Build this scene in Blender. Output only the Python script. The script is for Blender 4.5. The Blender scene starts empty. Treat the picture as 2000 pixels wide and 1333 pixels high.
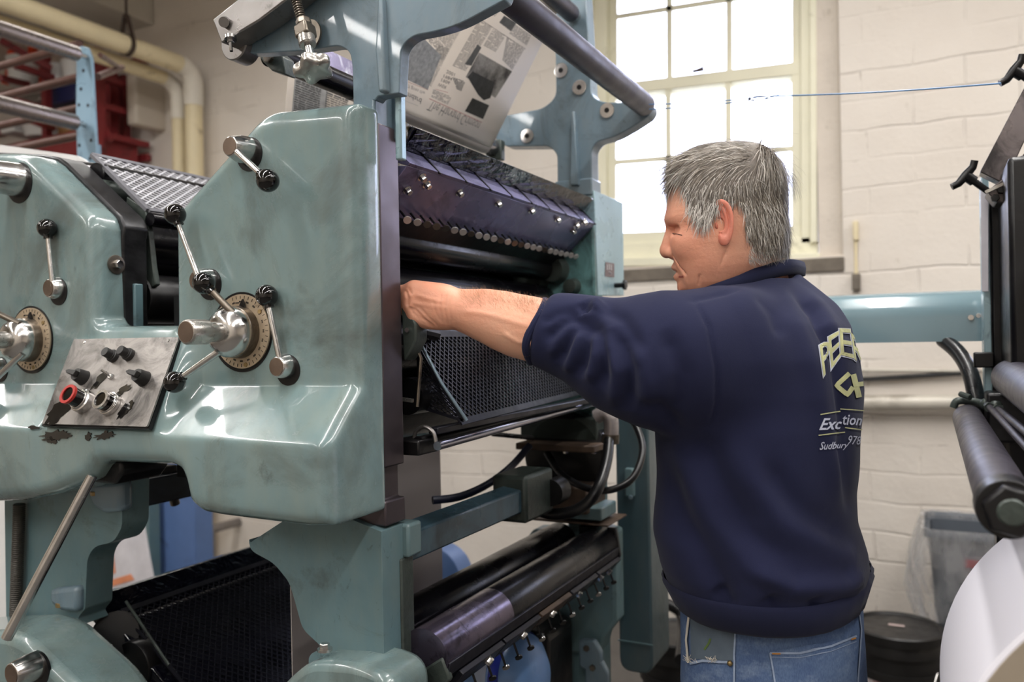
import bpy, bmesh, math, random
import numpy as np
from mathutils import Vector, Matrix
from mathutils.bvhtree import BVHTree
random.seed(7); rng = np.random.default_rng(7)
PI = math.pi
COL = bpy.context.scene.collection
# ------------------------------------------------------------ camera model
FPX = 1600.0
TH = math.radians(27.0); RO = math.radians(-1.1)
CAM = Vector((0, 0, 1.5))
Fv = Vector((-math.sin(TH), math.cos(TH), 0)); R0 = Vector((math.cos(TH), math.sin(TH), 0)); U0 = Vector((0, 0, 1))
Rv = R0*math.cos(RO) + U0*math.sin(RO); Uv = -R0*math.sin(RO) + U0*math.cos(RO)
def ray(px, py): return Fv + Rv*((px-1000)/FPX) + Uv*((666.5-py)/FPX)
def uy(px, py, y): r = ray(px, py); return CAM + r*(y/r.y)
def ux(px, py, x): r = ray(px, py); return CAM + r*(x/r.x)
def uz(px, py, z): r = ray(px, py); return CAM + r*((z-1.5)/r.z)
def ud(px, py, d): return CAM + ray(px, py)*d
def proj(p):
    v = Vector(p)-CAM; d = v.dot(Fv); return (1000+FPX*v.dot(Rv)/d, 666.5-FPX*v.dot(Uv)/d, d)
cam = bpy.data.cameras.new('camera'); co = bpy.data.objects.new('camera', cam); COL.objects.link(co)
cam.sensor_width = 36; cam.lens = FPX/2000*36; cam.clip_start = 0.05; cam.clip_end = 200
M3 = Matrix((Rv, Uv, -Fv)).transposed()
co.matrix_world = Matrix.Translation(CAM) @ M3.to_4x4()
cam.dof.use_dof = True; cam.dof.focus_distance = 1.32; cam.dof.aperture_fstop = 3.4
bpy.context.scene.camera = co
# ------------------------------------------------------------ materials
def lin(c):
    return tuple(((x/255)/12.92 if x/255 <= .04045 else ((x/255+.055)/1.055)**2.4) for x in c)
class NT:
    def __init__(s, name):
        s.m = bpy.data.materials.new(name); s.m.use_nodes = True; s.t = s.m.node_tree
        s.b = s.t.nodes['Principled BSDF']; s.out = s.t.nodes['Material Output']
        s.co = s.t.nodes.new('ShaderNodeTexCoord').outputs['Object']
    def n(s, typ, **k):
        nd = s.t.nodes.new(typ)
        for a, v in k.items():
            if hasattr(nd, a): setattr(nd, a, v)
            else: nd.inputs[a.replace('_', ' ')].default_value = v
        return nd
    def l(s, a, b): s.t.links.new(a, b)
    def vec(s, scale=(1, 1, 1), rot=(0, 0, 0), loc=(0, 0, 0)):
        mp = s.n('ShaderNodeMapping'); mp.inputs['Scale'].default_value = scale; mp.inputs['Rotation'].default_value = rot
        mp.inputs['Location'].default_value = loc; s.l(s.co, mp.inputs[0]); return mp.outputs[0]
    def noise(s, scale, detail=4, rough=.55, vec=None, dist=0):
        nd = s.n('ShaderNodeTexNoise'); nd.inputs['Scale'].default_value = scale; nd.inputs['Detail'].default_value = detail
        nd.inputs['Roughness'].default_value = rough; nd.inputs['Distortion'].default_value = dist
        s.l(vec if vec is not None else s.co, nd.inputs['Vector']); return nd.outputs['Fac']
    def ramp(s, fac, lo, hi, a=0., b=1.):
        nd = s.n('ShaderNodeMapRange'); nd.inputs['From Min'].default_value = lo; nd.inputs['From Max'].default_value = hi
        nd.inputs['To Min'].default_value = a; nd.inputs['To Max'].default_value = b; s.l(fac, nd.inputs['Value']); return nd.outputs[0]
    def mix(s, fac, a, b):
        nd = s.n('ShaderNodeMix', data_type='RGBA')
        if isinstance(fac, float): nd.inputs[0].default_value = fac
        else: s.l(fac, nd.inputs[0])
        for v, i in ((a, 6), (b, 7)):
            if isinstance(v, tuple): nd.inputs[i].default_value = (*v[:3], 1)
            else: s.l(v, nd.inputs[i])
        return nd.outputs[2]
    def math(s, op, a, b=0.):
        nd = s.n('ShaderNodeMath', operation=op)
        for v, i in ((a, 0), (b, 1)):
            if isinstance(v, (int, float)): nd.inputs[i].default_value = v
            else: s.l(v, nd.inputs[i])
        return nd.outputs[0]
    def bump(s, h, dist=.002, strength=1.):
        nd = s.n('ShaderNodeBump'); nd.inputs['Distance'].default_value = dist; nd.inputs['Strength'].default_value = strength
        s.l(h, nd.inputs['Height']); s.l(nd.outputs[0], s.b.inputs['Normal'])
    def set(s, col=None, rough=None, metal=None, coat=None, spec=None):
        for v, k in ((col, 'Base Color'), (rough, 'Roughness'), (metal, 'Metallic'), (coat, 'Coat Weight'), (spec, 'Specular IOR Level')):
            if v is None: continue
            if isinstance(v, tuple): s.b.inputs[k].default_value = (*v[:3], 1)
            elif isinstance(v, (int, float)): s.b.inputs[k].default_value = v
            else: s.l(v, s.b.inputs[k])
        return s.m
def simple(name, rgb, rough=.5, metal=0., var=.15, scale=8., grime=0., bump=0., coat=0., spec=None, gcol=(25, 22, 20), gscale=5.):
    t = NT(name); c = lin(rgb)
    d = tuple(x*(1-var) for x in c); e = tuple(min(1, x*(1+var)) for x in c)
    n = t.noise(scale, 5); col = t.mix(t.ramp(n, .3, .7), d, e)
    if grime > 0:
        g = t.ramp(t.noise(gscale, 9, .68, dist=.6), .62-grime*.2, .74-grime*.1)
        col = t.mix(t.math('MULTIPLY', g, .85), col, lin(gcol))
    r = t.ramp(t.noise(scale*2.3, 4), .3, .7, max(0, rough-.08), min(1, rough+.08))
    if bump: t.bump(t.noise(scale*8, 4), bump)
    return t.set(col, r, metal, coat, spec)
def paint(name, rgb, rough=.18, smear=.5, vscale=1., dark=.45, coat=.6):
    """glossy hand painted machine enamel with ink smudges"""
    t = NT(name); c = lin(rgb)
    v1 = t.noise(3.2*vscale, 6, .6, t.vec((1, 1, .55)), dist=.5)
    v2 = t.noise(11*vscale, 6, .65, t.vec((1.6, 1, .5)))
    col = t.mix(t.ramp(v1, .3, .72), tuple(x*.78 for x in c), tuple(min(1, x*1.18) for x in (c[0]*1.05, c[1], c[2]*.98)))
    col = t.mix(t.ramp(v2, .42, .75, 0, .5), col, lin((rgb[0]+22, rgb[1]+8, rgb[2]-4)))
    sm = t.noise(4.2*vscale, 10, .7, t.vec((1, 1, .8), loc=(3, 1, 2)), dist=.9)
    col = t.mix(t.ramp(sm, .60-smear*.08, .70, 0, dark), col, lin((52, 52, 44)))
    sp = t.noise(26*vscale, 8, .72, t.vec((1, 1, .45)), dist=1.2)
    col = t.mix(t.math('MULTIPLY', t.ramp(sp, .60, .70, 0, dark+.15), t.ramp(t.noise(2.2, 3), .45, .6)), col, lin((30, 30, 27)))
    t.bump(t.noise(45, 3), .0006, .5)
    return t.set(col, t.ramp(sm, .45, .75, rough, rough+.3), 0., coat)
M = {}
M['cover'] = paint('sea green enamel', (111, 134, 136), .17, 1.1, dark=.6)
M['frame'] = paint('blue green enamel', (104, 127, 141), .3, .8, 1.4, .5, .3)
M['frame_low'] = paint('grimy green enamel', (92, 120, 127), .4, .6, 1.3, .6, .2)
M['slab'] = simple('oily machined steel', (88, 80, 84), .38, .75, .3, 6, .35, gscale=3)
M['duct'] = simple('teal duct enamel', (116, 140, 148), .16, 0, .06, 2, .12, coat=.5)
M['ppanel'] = simple('pale blue painted panel', (150, 176, 184), .3, .25, .12, 5, .2)
M['steel'] = simple('bright turned steel', (206, 204, 202), .2, 1., .12, 30, .05, gcol=(70, 62, 55))
M['steel_brushed'] = simple('brushed steel plate', (176, 172, 166), .3, .85, .12, 12, .15, gcol=(40, 38, 35), gscale=4)
M['worn'] = simple('worn dark steel', (120, 112, 102), .33, .9, .25, 14, .3, gcol=(45, 36, 28), gscale=12)
M['endcap'] = simple('rust brown steel face', (112, 96, 84), .45, .7, .25, 22, .2)
M['knob'] = simple('black glossy phenolic', (6, 5, 5), .05, 0, .1, 5, coat=.3)
M['blackplastic'] = simple('matte black plastic', (30, 29, 29), .42, 0, .2, 12)
M['black'] = simple('ink blackened steel', (14, 13, 15), .36, .2, .4, 9, .2, bump=.0004)
M['blacksat'] = simple('black satin roller rubber', (11, 10, 14), .24, 0, .2, 4, spec=.3)
M['screwhead'] = simple('bright zinc screw head', (196, 194, 190), .35, .35, .08, 20)
M['guard'] = simple('dark grey guard steel', (34, 34, 42), .4, .5, .2, 20)
M['zinc'] = simple('galvanised mesh steel', (205, 205, 210), .4, .2, .2, 20)
M['plate'] = simple('window tinted fountain plate', (122, 120, 156), .26, .45, .3, 3, .4, gcol=(14, 13, 18), gscale=6)  # lavender window reflection is put into the base colour
M['roller'] = simple('charcoal roller', (66, 62, 70), .42, .35, .15, 12)
M['rollsteel'] = simple('ground steel roller', (150, 148, 158), .16, .95, .08, 10)
M['rod'] = simple('brown oxide rod', (92, 66, 60), .4, .3, .2, 8)
M['rust'] = simple('rusty brown steel', (82, 66, 54), .6, .2, .3, 14, .4)
M['hose'] = simple('black rubber hose', (20, 20, 22), .32, 0, .2, 8)
M['hose_blue'] = simple('dark blue hydraulic hose', (24, 30, 52), .4, 0, .2, 8)
M['castiron'] = simple('oily green grey casting', (62, 70, 66), .38, .2, .3, 12, .4, bump=.001)
M['white'] = simple('off white plastic', (226, 226, 226), .4, 0, .03, 5)
def papermat(nm, c, tr=.5):
    t = NT(nm); a = lin(c); t.set(a, .8); tl = t.n('ShaderNodeBsdfTranslucent'); tl.inputs[0].default_value = (*a, 1); mx = t.n('ShaderNodeMixShader'); mx.inputs[0].default_value = tr
    t.l(t.b.outputs[0], mx.inputs[1]); t.l(tl.outputs[0], mx.inputs[2]); t.l(mx.outputs[0], t.out.inputs['Surface']); return t.m
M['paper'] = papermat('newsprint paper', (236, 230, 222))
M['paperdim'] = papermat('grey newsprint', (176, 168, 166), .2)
M['bluestripe'] = simple('blue band', (24, 44, 150), .4)
M['palebluedrum'] = simple('pale blue plastic', (120, 160, 215), .35)
M['bluepaint'] = simple('soft blue steel', (92, 120, 170), .45, 0, .12, 4, .2)
M['red'] = simple('dark red painted steel', (126, 40, 44), .45, 0, .15, 6, .15)
M['orange'] = simple('orange plastic', (226, 70, 24), .45)
M['navybox'] = simple('navy plastic', (32, 38, 86), .45)
M['card'] = simple('cardboard', (176, 132, 84), .8)
M['pipe'] = simple('cream painted pipe', (222, 208, 172), .45, 0, .06, 5, .1, gcol=(120, 100, 70))
M['pipewhite'] = simple('white pipe fitting wrap', (222, 216, 204), .6, 0, .05, 8)
M['hanger'] = simple('brown iron strap', (66, 52, 44), .6, .2)
M['trim'] = simple('cream window paint', (232, 228, 204), .42, 0, .05, 4, .05, gcol=(120, 110, 80))
M['sill'] = simple('dirty shaded ledge grey', (112, 104, 94), .85, 0, .25, 14)
M['concrete'] = simple('grey concrete', (84, 80, 76), .7, 0, .2, 5, .2)
M['ceil'] = simple('white ceiling paint', (205, 200, 190), .8, 0, .06, 3)
M['alu'] = simple('dull aluminium', (142, 138, 136), .34, .85, .1, 18, .25, gcol=(70, 66, 64), gscale=14)
M['fitting'] = simple('stained galvanised elbow', (176, 168, 166), .45, .6, .25, 30, .4, gcol=(60, 45, 35), gscale=30)
M['brass'] = simple('brass', (150, 128, 88), .35, .8)
M['red_cap'] = simple('red button rim', (170, 40, 34), .35)
M['dial'] = simple('tarnished dial plate', (186, 168, 144), .4, .5, .15, 20, .15, gcol=(90, 70, 50), gscale=18)
M['inkmark'] = simple('black print', (24, 22, 22), .6)
M['ink'] = simple('wet black ink smear', (14, 13, 13), .12, 0, .2, 8, coat=.6)
def glossink():
    t = NT('wet black ink with drips'); 
    n = t.noise(16, 3, .5, None, dist=1.6); n2 = t.noise(45, 2, .5)
    t.bump(t.math('ADD', t.math('MULTIPLY', n, 1.), t.math('MULTIPLY', n2, .25)), 0.007, .6)
    return t.set((.003, .003, .007), .1, 0., .35, .5)
M['glossink'] = glossink()
def brick(name, a, b, bumpd=.02):
    t = NT(name)
    v0 = t.vec((1, 1, 1), rot=(PI/2, 0, 0)); nz = t.n('ShaderNodeTexNoise'); nz.inputs['Scale'].default_value = 2.2; nz.inputs['Detail'].default_value = 5; t.l(t.co, nz.inputs['Vector']); vm = t.n('ShaderNodeVectorMath', operation='MULTIPLY_ADD'); t.l(nz.outputs['Color'], vm.inputs[0]); vm.inputs[1].default_value = (.09, .07, 0); t.l(v0, vm.inputs[2]); v = vm.outputs[0]
    bk = t.n('ShaderNodeTexBrick'); t.l(v, bk.inputs['Vector']); bk.inputs['Scale'].default_value = 1
    bk.inputs['Brick Width'].default_value = .42; bk.inputs['Row Height'].default_value = .135; bk.inputs['Mortar Size'].default_value = .008
    bk.inputs['Mortar Smooth'].default_value = 1.; bk.inputs['Color1'].default_value = (1, 1, 1, 1); bk.inputs['Color2'].default_value = (.85, .85, .85, 1); bk.inputs['Mortar'].default_value = (.0, .0, .0, 1)
    n = t.noise(6, 9, .65); f = t.noise(40, 5, .6)
    col = t.mix(t.ramp(t.noise(1.3, 4), .3, .7), lin(a), lin(b))
    crack = t.math('MULTIPLY', t.ramp(bk.outputs['Fac'], .35, .9), t.ramp(t.noise(2.6, 6, .7, t.vec((.5, 1, 3.)), dist=.8), .56, .68, 0, .6))
    col = t.mix(crack, col, lin((118, 104, 88)))
    col = t.mix(t.ramp(t.noise(9, 8, .7), .64, .74, 0, .35), col, lin((150, 136, 118)))
    h = t.math('ADD', t.math('MULTIPLY', t.math('MULTIPLY', bk.outputs['Fac'], t.ramp(t.noise(1.7, 5, .6, t.vec((.5, 1, 2.5))), .42, .65)), -.4), t.math('ADD', t.math('MULTIPLY', n, .5), t.math('MULTIPLY', f, .12)))
    t.bump(h, bumpd, .7)
    return t.set(col, .75, 0.)
M['wall'] = brick('painted rough brick', (218, 209, 199), (230, 223, 214))
# ------------------------------------------------------------ mesh building
class MB:
    def __init__(s): s.v = []; s.f = []; s.mi = []; s.cur = 0
    def add(s, vs, fs):
        o = len(s.v); s.v += [tuple(v) for v in vs]; s.f += [tuple(i+o for i in f) for f in fs]; s.mi += [s.cur]*len(fs); return s
    def box(s, lo, hi):
        (a, b, c), (d, e, f) = lo, hi
        return s.add([(a,b,c),(d,b,c),(d,e,c),(a,e,c),(a,b,f),(d,b,f),(d,e,f),(a,e,f)],
                     [(0,3,2,1),(4,5,6,7),(0,1,5,4),(1,2,6,5),(2,3,7,6),(3,0,4,7)])
    def bar(s, p0, p1, w, h, up=(0,0,1)):
        """box beam between two points, w sideways, h along up"""
        p0 = Vector(p0); p1 = Vector(p1); a = (p1-p0).normalized(); u = Vector(up); u = (u-a*u.dot(a)).normalized(); r = a.cross(u)
        vs = [p+r*(sx*w/2)+u*(sz*h/2) for p in (p0, p1) for sx, sz in ((-1,-1),(1,-1),(1,1),(-1,1))]
        return s.add(vs, [(0,3,2,1),(4,5,6,7),(0,1,5,4),(1,2,6,5),(2,3,7,6),(3,0,4,7)])
    def prism(s, poly, vec):
        n = len(poly); v = Vector(vec); P = [Vector(p) for p in poly]
        nrm = Vector((0,0,0))
        for i in range(n): nrm += P[i].cross(P[(i+1) % n])
        fl = nrm.dot(v) > 0
        vs = P+[p+v for p in P]
        fs = [tuple(range(n))[::-1], tuple(range(n, 2*n))] + [(i, (i+1) % n, (i+1) % n+n, i+n) for i in range(n)]
        if not fl: fs = [f[::-1] for f in fs]
        return s.add(vs, fs)
    def lathe(s, p, ax, prof, seg=24, caps=True):
        """prof: list of (t along axis, radius)"""
        p = Vector(p); a = Vector(ax).normalized(); u = a.orthogonal().normalized(); w = a.cross(u)
        vs = []; fs = []
        for t, r in prof:
            for k in range(seg):
                th = 2*PI*k/seg; vs.append(p+a*t+(u*math.cos(th)+w*math.sin(th))*r)
        m = len(prof)
        for i in range(m-1):
            for k in range(seg):
                k2 = (k+1) % seg; fs.append((i*seg+k, i*seg+k2, (i+1)*seg+k2, (i+1)*seg+k))
        if caps: fs.append(tuple(range(seg))[::-1]); fs.append(tuple(range((m-1)*seg, m*seg)))
        return s.add(vs, fs)
    def cyl(s, p0, p1, r, r1=None, seg=24, ch=0.):
        p0 = Vector(p0); p1 = Vector(p1); L = (p1-p0).length; r1 = r if r1 is None else r1
        if ch: prof = [(0, r-ch), (ch, r), (L-ch, r1), (L, r1-ch)]
        else: prof = [(0, r), (L, r1)]
        return s.lathe(p0, p1-p0, prof, seg)
    def sphere(s, c, r, seg=24, sc=(1,1,1)):
        vs = []; fs = []; rings = seg//2
        c = Vector(c)
        vs.append(c+Vector((0,0,r*sc[2])))
        for i in range(1, rings):
            ph = PI*i/rings
            for k in range(seg):
                th = 2*PI*k/seg; vs.append(c+Vector((r*sc[0]*math.sin(ph)*math.cos(th), r*sc[1]*math.sin(ph)*math.sin(th), r*sc[2]*math.cos(ph))))
        vs.append(c-Vector((0,0,r*sc[2])))
        for k in range(seg): fs.append((0, 1+k, 1+(k+1) % seg))
        for i in range(rings-2):
            for k in range(seg):
                a = 1+i*seg+k; b = 1+i*seg+(k+1) % seg; fs.append((a, a+seg, b+seg, b))
        L = len(vs)-1
        for k in range(seg): fs.append((L, 1+(rings-2)*seg+(k+1) % seg, 1+(rings-2)*seg+k))
        return s.add(vs, fs)
    def tube(s, path, r, seg=12, caps=True):
        P = [Vector(p) for p in path]; n = len(P); R = r if isinstance(r, (list, tuple)) else [r]*n
        t0 = (P[1]-P[0]).normalized(); u = t0.orthogonal().normalized(); vs = []; fs = []
        for i in range(n):
            t = (P[min(i+1, n-1)]-P[max(i-1, 0)]).normalized(); u = (u-t*u.dot(t)).normalized(); w = t.cross(u)
            for k in range(seg):
                th = 2*PI*k/seg; vs.append(P[i]+(u*math.cos(th)+w*math.sin(th))*R[i])
        for i in range(n-1):
            for k in range(seg):
                k2 = (k+1) % seg; fs.append((i*seg+k, i*seg+k2, (i+1)*seg+k2, (i+1)*seg+k))
        if caps: fs.append(tuple(range(seg))[::-1]); fs.append(tuple(range((n-1)*seg, n*seg)))
        return s.add(vs, fs)
    def hexa(s, p, ax, r, h, seg=6):
        return s.lathe(p, ax, [(0, r), (h*.85, r), (h, r*.86)], seg)
    def ring(s, p, ax, r0, r1, h, seg=28):
        """washer, annulus r0..r1"""
        return s.lathe(p, ax, [(0, r0), (0, r1), (h, r1), (h, r0), (0, r0)], seg, caps=False)
    def build(s, name, mat, parent=None, bevel=0., angle=35, smooth=True, segs=2):
        me = bpy.data.meshes.new(name); me.from_pydata(s.v, [], s.f); me.update()
        mats = mat if isinstance(mat, (list, tuple)) else [mat]
        for m_ in mats: me.materials.append(m_)
        if len(mats) > 1: me.polygons.foreach_set('material_index', s.mi)
        if smooth:
            me.shade_smooth(); me.set_sharp_from_angle(angle=math.radians(angle))
        return link(name, me, parent, bevel, segs)
def link(name, me, parent=None, bevel=0., segs=2):
    o = bpy.data.objects.new(name, me); COL.objects.link(o)
    if parent is not None: adopt(o, parent)
    if bevel:
        b = o.modifiers.new('bevel', 'BEVEL'); b.width = bevel; b.segments = segs; b.limit_method = 'ANGLE'; b.angle_limit = math.radians(38); b.harden_normals = False
    return o
WLOC = {}
def wloc(o): return WLOC.get(o.name, Vector((0, 0, 0)))
def adopt(o, parent):
    o.parent = parent; o.matrix_parent_inverse = Matrix.Translation(wloc(parent)).inverted()
def thing(name, label, cat, loc=(0, 0, 0), group=None):
    o = bpy.data.objects.new(name, None); COL.objects.link(o); o.location = loc; WLOC[o.name] = Vector(loc)
    o.empty_display_size = .05
    o['label'] = label; o['category'] = cat
    if group: o['group'] = group
    return o
def tag(o, label, cat, group=None):
    o['label'] = label; o['category'] = cat
    if group: o['group'] = group
    return o
def struct(o): o['kind'] = 'structure'; return o
def fillet(pts, r, n=5):
    """round the corners of a polygon; r number or list"""
    P = [Vector(p) for p in pts]; out = []; m = len(P)
    for i in range(m):
        a, b, c = P[i-1], P[i], P[(i+1) % m]; rr = r[i] if isinstance(r, (list, tuple)) else r
        d1 = (a-b); d2 = (c-b); l1, l2 = d1.length, d2.length
        if rr <= 0 or l1 < 1e-6 or l2 < 1e-6: out.append(b); continue
        t = min(rr, l1*.48, l2*.48); p = b+d1/l1*t; q = b+d2/l2*t
        for k in range(n+1):
            s_ = k/n; out.append(p*(1-s_)**2+b*2*s_*(1-s_)+q*s_*s_)
    return out
def smoothpath(pts, n=8):
    P = [Vector(p) for p in pts]; out = []
    for i in range(len(P)-1):
        p0 = P[max(i-1, 0)]; p1 = P[i]; p2 = P[i+1]; p3 = P[min(i+2, len(P)-1)]
        for k in range(n):
            t = k/n; out.append(.5*((2*p1)+(p2-p0)*t+(2*p0-5*p1+4*p2-p3)*t*t+(3*p1-p0-3*p2+p3)*t**3))
    out.append(P[-1]); return out
def pxpoly(pts, y): return [uy(a, b, y) for a, b in pts]
def textmesh(s, size=1., extrude=0., font=None, shear=0., res=3, width=None):
    cu = bpy.data.curves.new('t', 'FONT'); cu.body = s; cu.size = size; cu.extrude = extrude; cu.shear = shear; cu.resolution_u = res
    cu.align_x = 'CENTER'; cu.align_y = 'CENTER'
    if width: cu.offset = width
    o = bpy.data.objects.new('t', cu); COL.objects.link(o); bpy.context.view_layer.update()
    me = bpy.data.meshes.new_from_object(o); V = [v.co.copy() for v in me.vertices]; F = [tuple(p.vertices) for p in me.polygons]
    bpy.data.objects.remove(o); bpy.data.curves.remove(cu); bpy.data.meshes.remove(me); return V, F
# ------------------------------------------------------------ signed distance modelling
def surface_nets(val, org, h):
    nx, ny, nz = val.shape; ins = val < 0
    c = np.zeros((nx-1, ny-1, nz-1), np.int8)
    for i in (0, 1):
        for j in (0, 1):
            for k in (0, 1): c += ins[i:nx-1+i, j:ny-1+j, k:nz-1+k]
    cell = (c > 0) & (c < 8); idx = np.argwhere(cell)
    num = -np.ones(cell.shape, np.int32); num[cell] = np.arange(len(idx))
    acc = np.zeros((len(idx), 3)); cnt = np.zeros(len(idx))
    cor = [(i, j, k) for i in (0, 1) for j in (0, 1) for k in (0, 1)]
    for a in cor:
        for b in cor:
            if sum(b)-sum(a) == 1 and all(y >= x for x, y in zip(a, b)):
                va = val[idx[:, 0]+a[0], idx[:, 1]+a[1], idx[:, 2]+a[2]]; vb = val[idx[:, 0]+b[0], idx[:, 1]+b[1], idx[:, 2]+b[2]]
                m = (va < 0) != (vb < 0); t = np.where(m, va/np.where(m, va-vb, 1), 0)
                A = np.array(a, float); B = np.array(b, float)
                acc[m] += A+(B-A)*t[m, None]; cnt[m] += 1
    V = (idx+acc/np.maximum(cnt, 1)[:, None])*h+np.array(org)
    F = []
    for ax in range(3):
        sl0 = [slice(None)]*3; sl1 = [slice(None)]*3; sl0[ax] = slice(0, -1); sl1[ax] = slice(1, None)
        a = ins[tuple(sl0)]; b = ins[tuple(sl1)]; e = np.argwhere(a != b); o1, o2 = (ax+1) % 3, (ax+2) % 3
        ok = (e[:, o1] > 0) & (e[:, o2] > 0) & (e[:, o1] < val.shape[o1]-1) & (e[:, o2] < val.shape[o2]-1); e = e[ok]
        s_ = a[e[:, 0], e[:, 1], e[:, 2]]
        def cc(d1, d2):
            q = e.copy(); q[:, o1] -= d1; q[:, o2] -= d2; return num[q[:, 0], q[:, 1], q[:, 2]]
        Q = np.stack([cc(1, 1), cc(0, 1), cc(0, 0), cc(1, 0)], 1); Q[~s_] = Q[~s_][:, ::-1]; F.append(Q)
    return V, np.concatenate(F)
def sdfmesh(name, fn, lo, hi, h, mat, parent=None, post=None):
    lo = np.array(lo, float); hi = np.array(hi, float); n = np.ceil((hi-lo)/h).astype(int)+1
    X, Y, Z = np.meshgrid(*[lo[i]+h*np.arange(n[i]) for i in range(3)], indexing='ij', sparse=True)
    val = fn(X, Y, Z); val = np.broadcast_to(val, tuple(n)).astype(np.float32).copy()
    for ax in range(3):
        s_ = [slice(None)]*3; s_[ax] = 0; val[tuple(s_)] = np.maximum(val[tuple(s_)], h*.5); s_[ax] = -1; val[tuple(s_)] = np.maximum(val[tuple(s_)], h*.5)
    V, F = surface_nets(val, lo, h)
    if post is not None: V = post(V)
    return npmesh(name, V, F, mat, parent)
def npmesh(name, V, F, mat, parent=None):
    me = bpy.data.meshes.new(name); me.vertices.add(len(V)); me.vertices.foreach_set('co', np.asarray(V, np.float32).ravel())
    k = F.shape[1]; me.loops.add(len(F)*k); me.loops.foreach_set('vertex_index', F.astype(np.int32).ravel()); me.polygons.add(len(F))
    me.polygons.foreach_set('loop_start', np.arange(0, len(F)*k, k, dtype=np.int32)); me.update(calc_edges=True); me.validate()
    me.shade_smooth(); me.materials.append(mat)
    return link(name, me, parent)
def smin(a, b, k):
    h = np.clip(.5+.5*(b-a)/k, 0, 1); return b*(1-h)+a*h-k*h*(1-h)
def smax(a, b, k): return -smin(-a, -b, k)
def s_cap(X, Y, Z, a, b, r0, r1):
    a = np.array(a, float); b = np.array(b, float); d = b-a; L2 = d.dot(d)
    t = np.clip(((X-a[0])*d[0]+(Y-a[1])*d[1]+(Z-a[2])*d[2])/L2, 0, 1)
    return np.sqrt((X-a[0]-d[0]*t)**2+(Y-a[1]-d[1]*t)**2+(Z-a[2]-d[2]*t)**2)-(r0+(r1-r0)*t)
def s_ell(X, Y, Z, c, r, M_=None):
    x, y, z = X-c[0], Y-c[1], Z-c[2]
    if M_ is not None:
        x, y, z = (M_[0][0]*x+M_[0][1]*y+M_[0][2]*z, M_[1][0]*x+M_[1][1]*y+M_[1][2]*z, M_[2][0]*x+M_[2][1]*y+M_[2][2]*z)
    k0 = np.sqrt((x/r[0])**2+(y/r[1])**2+(z/r[2])**2); k1 = np.sqrt((x/r[0]**2)**2+(y/r[1]**2)**2+(z/r[2]**2)**2)+1e-9
    return k0*(k0-1)/k1
def s_poly(X, Z, pts):
    """2D polygon distance, pts (x,z)"""
    d = None; sgn = np.ones(np.broadcast(X, Z).shape, bool)
    n = len(pts)
    for i in range(n):
        ax, az = pts[i]; bx, bz = pts[i-1]; ex, ez = bx-ax, bz-az; wx, wz = X-ax, Z-az
        t = np.clip((wx*ex+wz*ez)/(ex*ex+ez*ez+1e-12), 0, 1); q = (wx-ex*t)**2+(wz-ez*t)**2
        d = q if d is None else np.minimum(d, q)
        c1 = Z >= az; c2 = Z < bz; c3 = ex*wz > ez*wx
        sgn ^= (c1 & c2 & c3) | (~c1 & ~c2 & ~c3)
    return np.where(sgn, 1, -1)*np.sqrt(d)
# ============================================================ room
YW = 4.2
RX0, RX1, RYN, RZ = -7.2, 4.6, -4.2, 4.35
def place(p): return Vector(p)
Wd = YW+.09
wO = uy(1202, 178, Wd); wE = uy(1545, 138, Wd); wB = uy(1203, 455, Wd); wC = uy(1546, 441, Wd)
def W(u, v, dy=0., off=0.):
    top = wO.lerp(wE, u); bot = wB.lerp(wC, u); p = top+(bot-top)*v; return p+Vector((off, dy, 0))
# recess openings (world X range, z range)
rz0 = uy(1640, 500, YW).z; rx1 = uy(1643, 300, YW).x; rx0 = W(-.2, .5).x-.02; rz1 = 3.9
PITCH = 2.13
opens = [(rx0+PITCH*k, rx1+PITCH*k) for k in range(0, 3)]
b = MB(); T = .32
xs = RX0
for a, c in opens:
    b.box((xs, YW, 0), (a, YW+T, RZ)); b.box((a, YW, 0), (c, YW+T, rz0)); b.box((a, YW, rz1), (c, YW+T, RZ)); xs = c
b.box((xs, YW, 0), (RX1, YW+T, RZ))
struct(b.build('wall_back', M['wall'], smooth=False))
M['wall_plain'] = simple('painted plaster', (200, 190, 176), .75, 0, .06, 2, .05, bump=.002, gcol=(150, 136, 118))
struct(MB().box((RX0-.3, RYN, 0), (RX0, YW, RZ)).build('wall_left', M['wall_plain'], smooth=False))
struct(MB().box((RX1, RYN, 0), (RX1+.3, YW, RZ)).build('wall_right', M['wall_plain'], smooth=False))
struct(MB().box((RX0, RYN-.3, 0), (RX1, RYN, RZ)).build('wall_front', M['wall_plain'], smooth=False))
struct(MB().box((RX0, RYN, -.2), (RX1, YW, 0)).build('floor', M['concrete'], smooth=False))
struct(MB().box((RX0, RYN, RZ), (RX1, YW, RZ+.2)).build('ceiling', M['ceil'], smooth=False))
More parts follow.
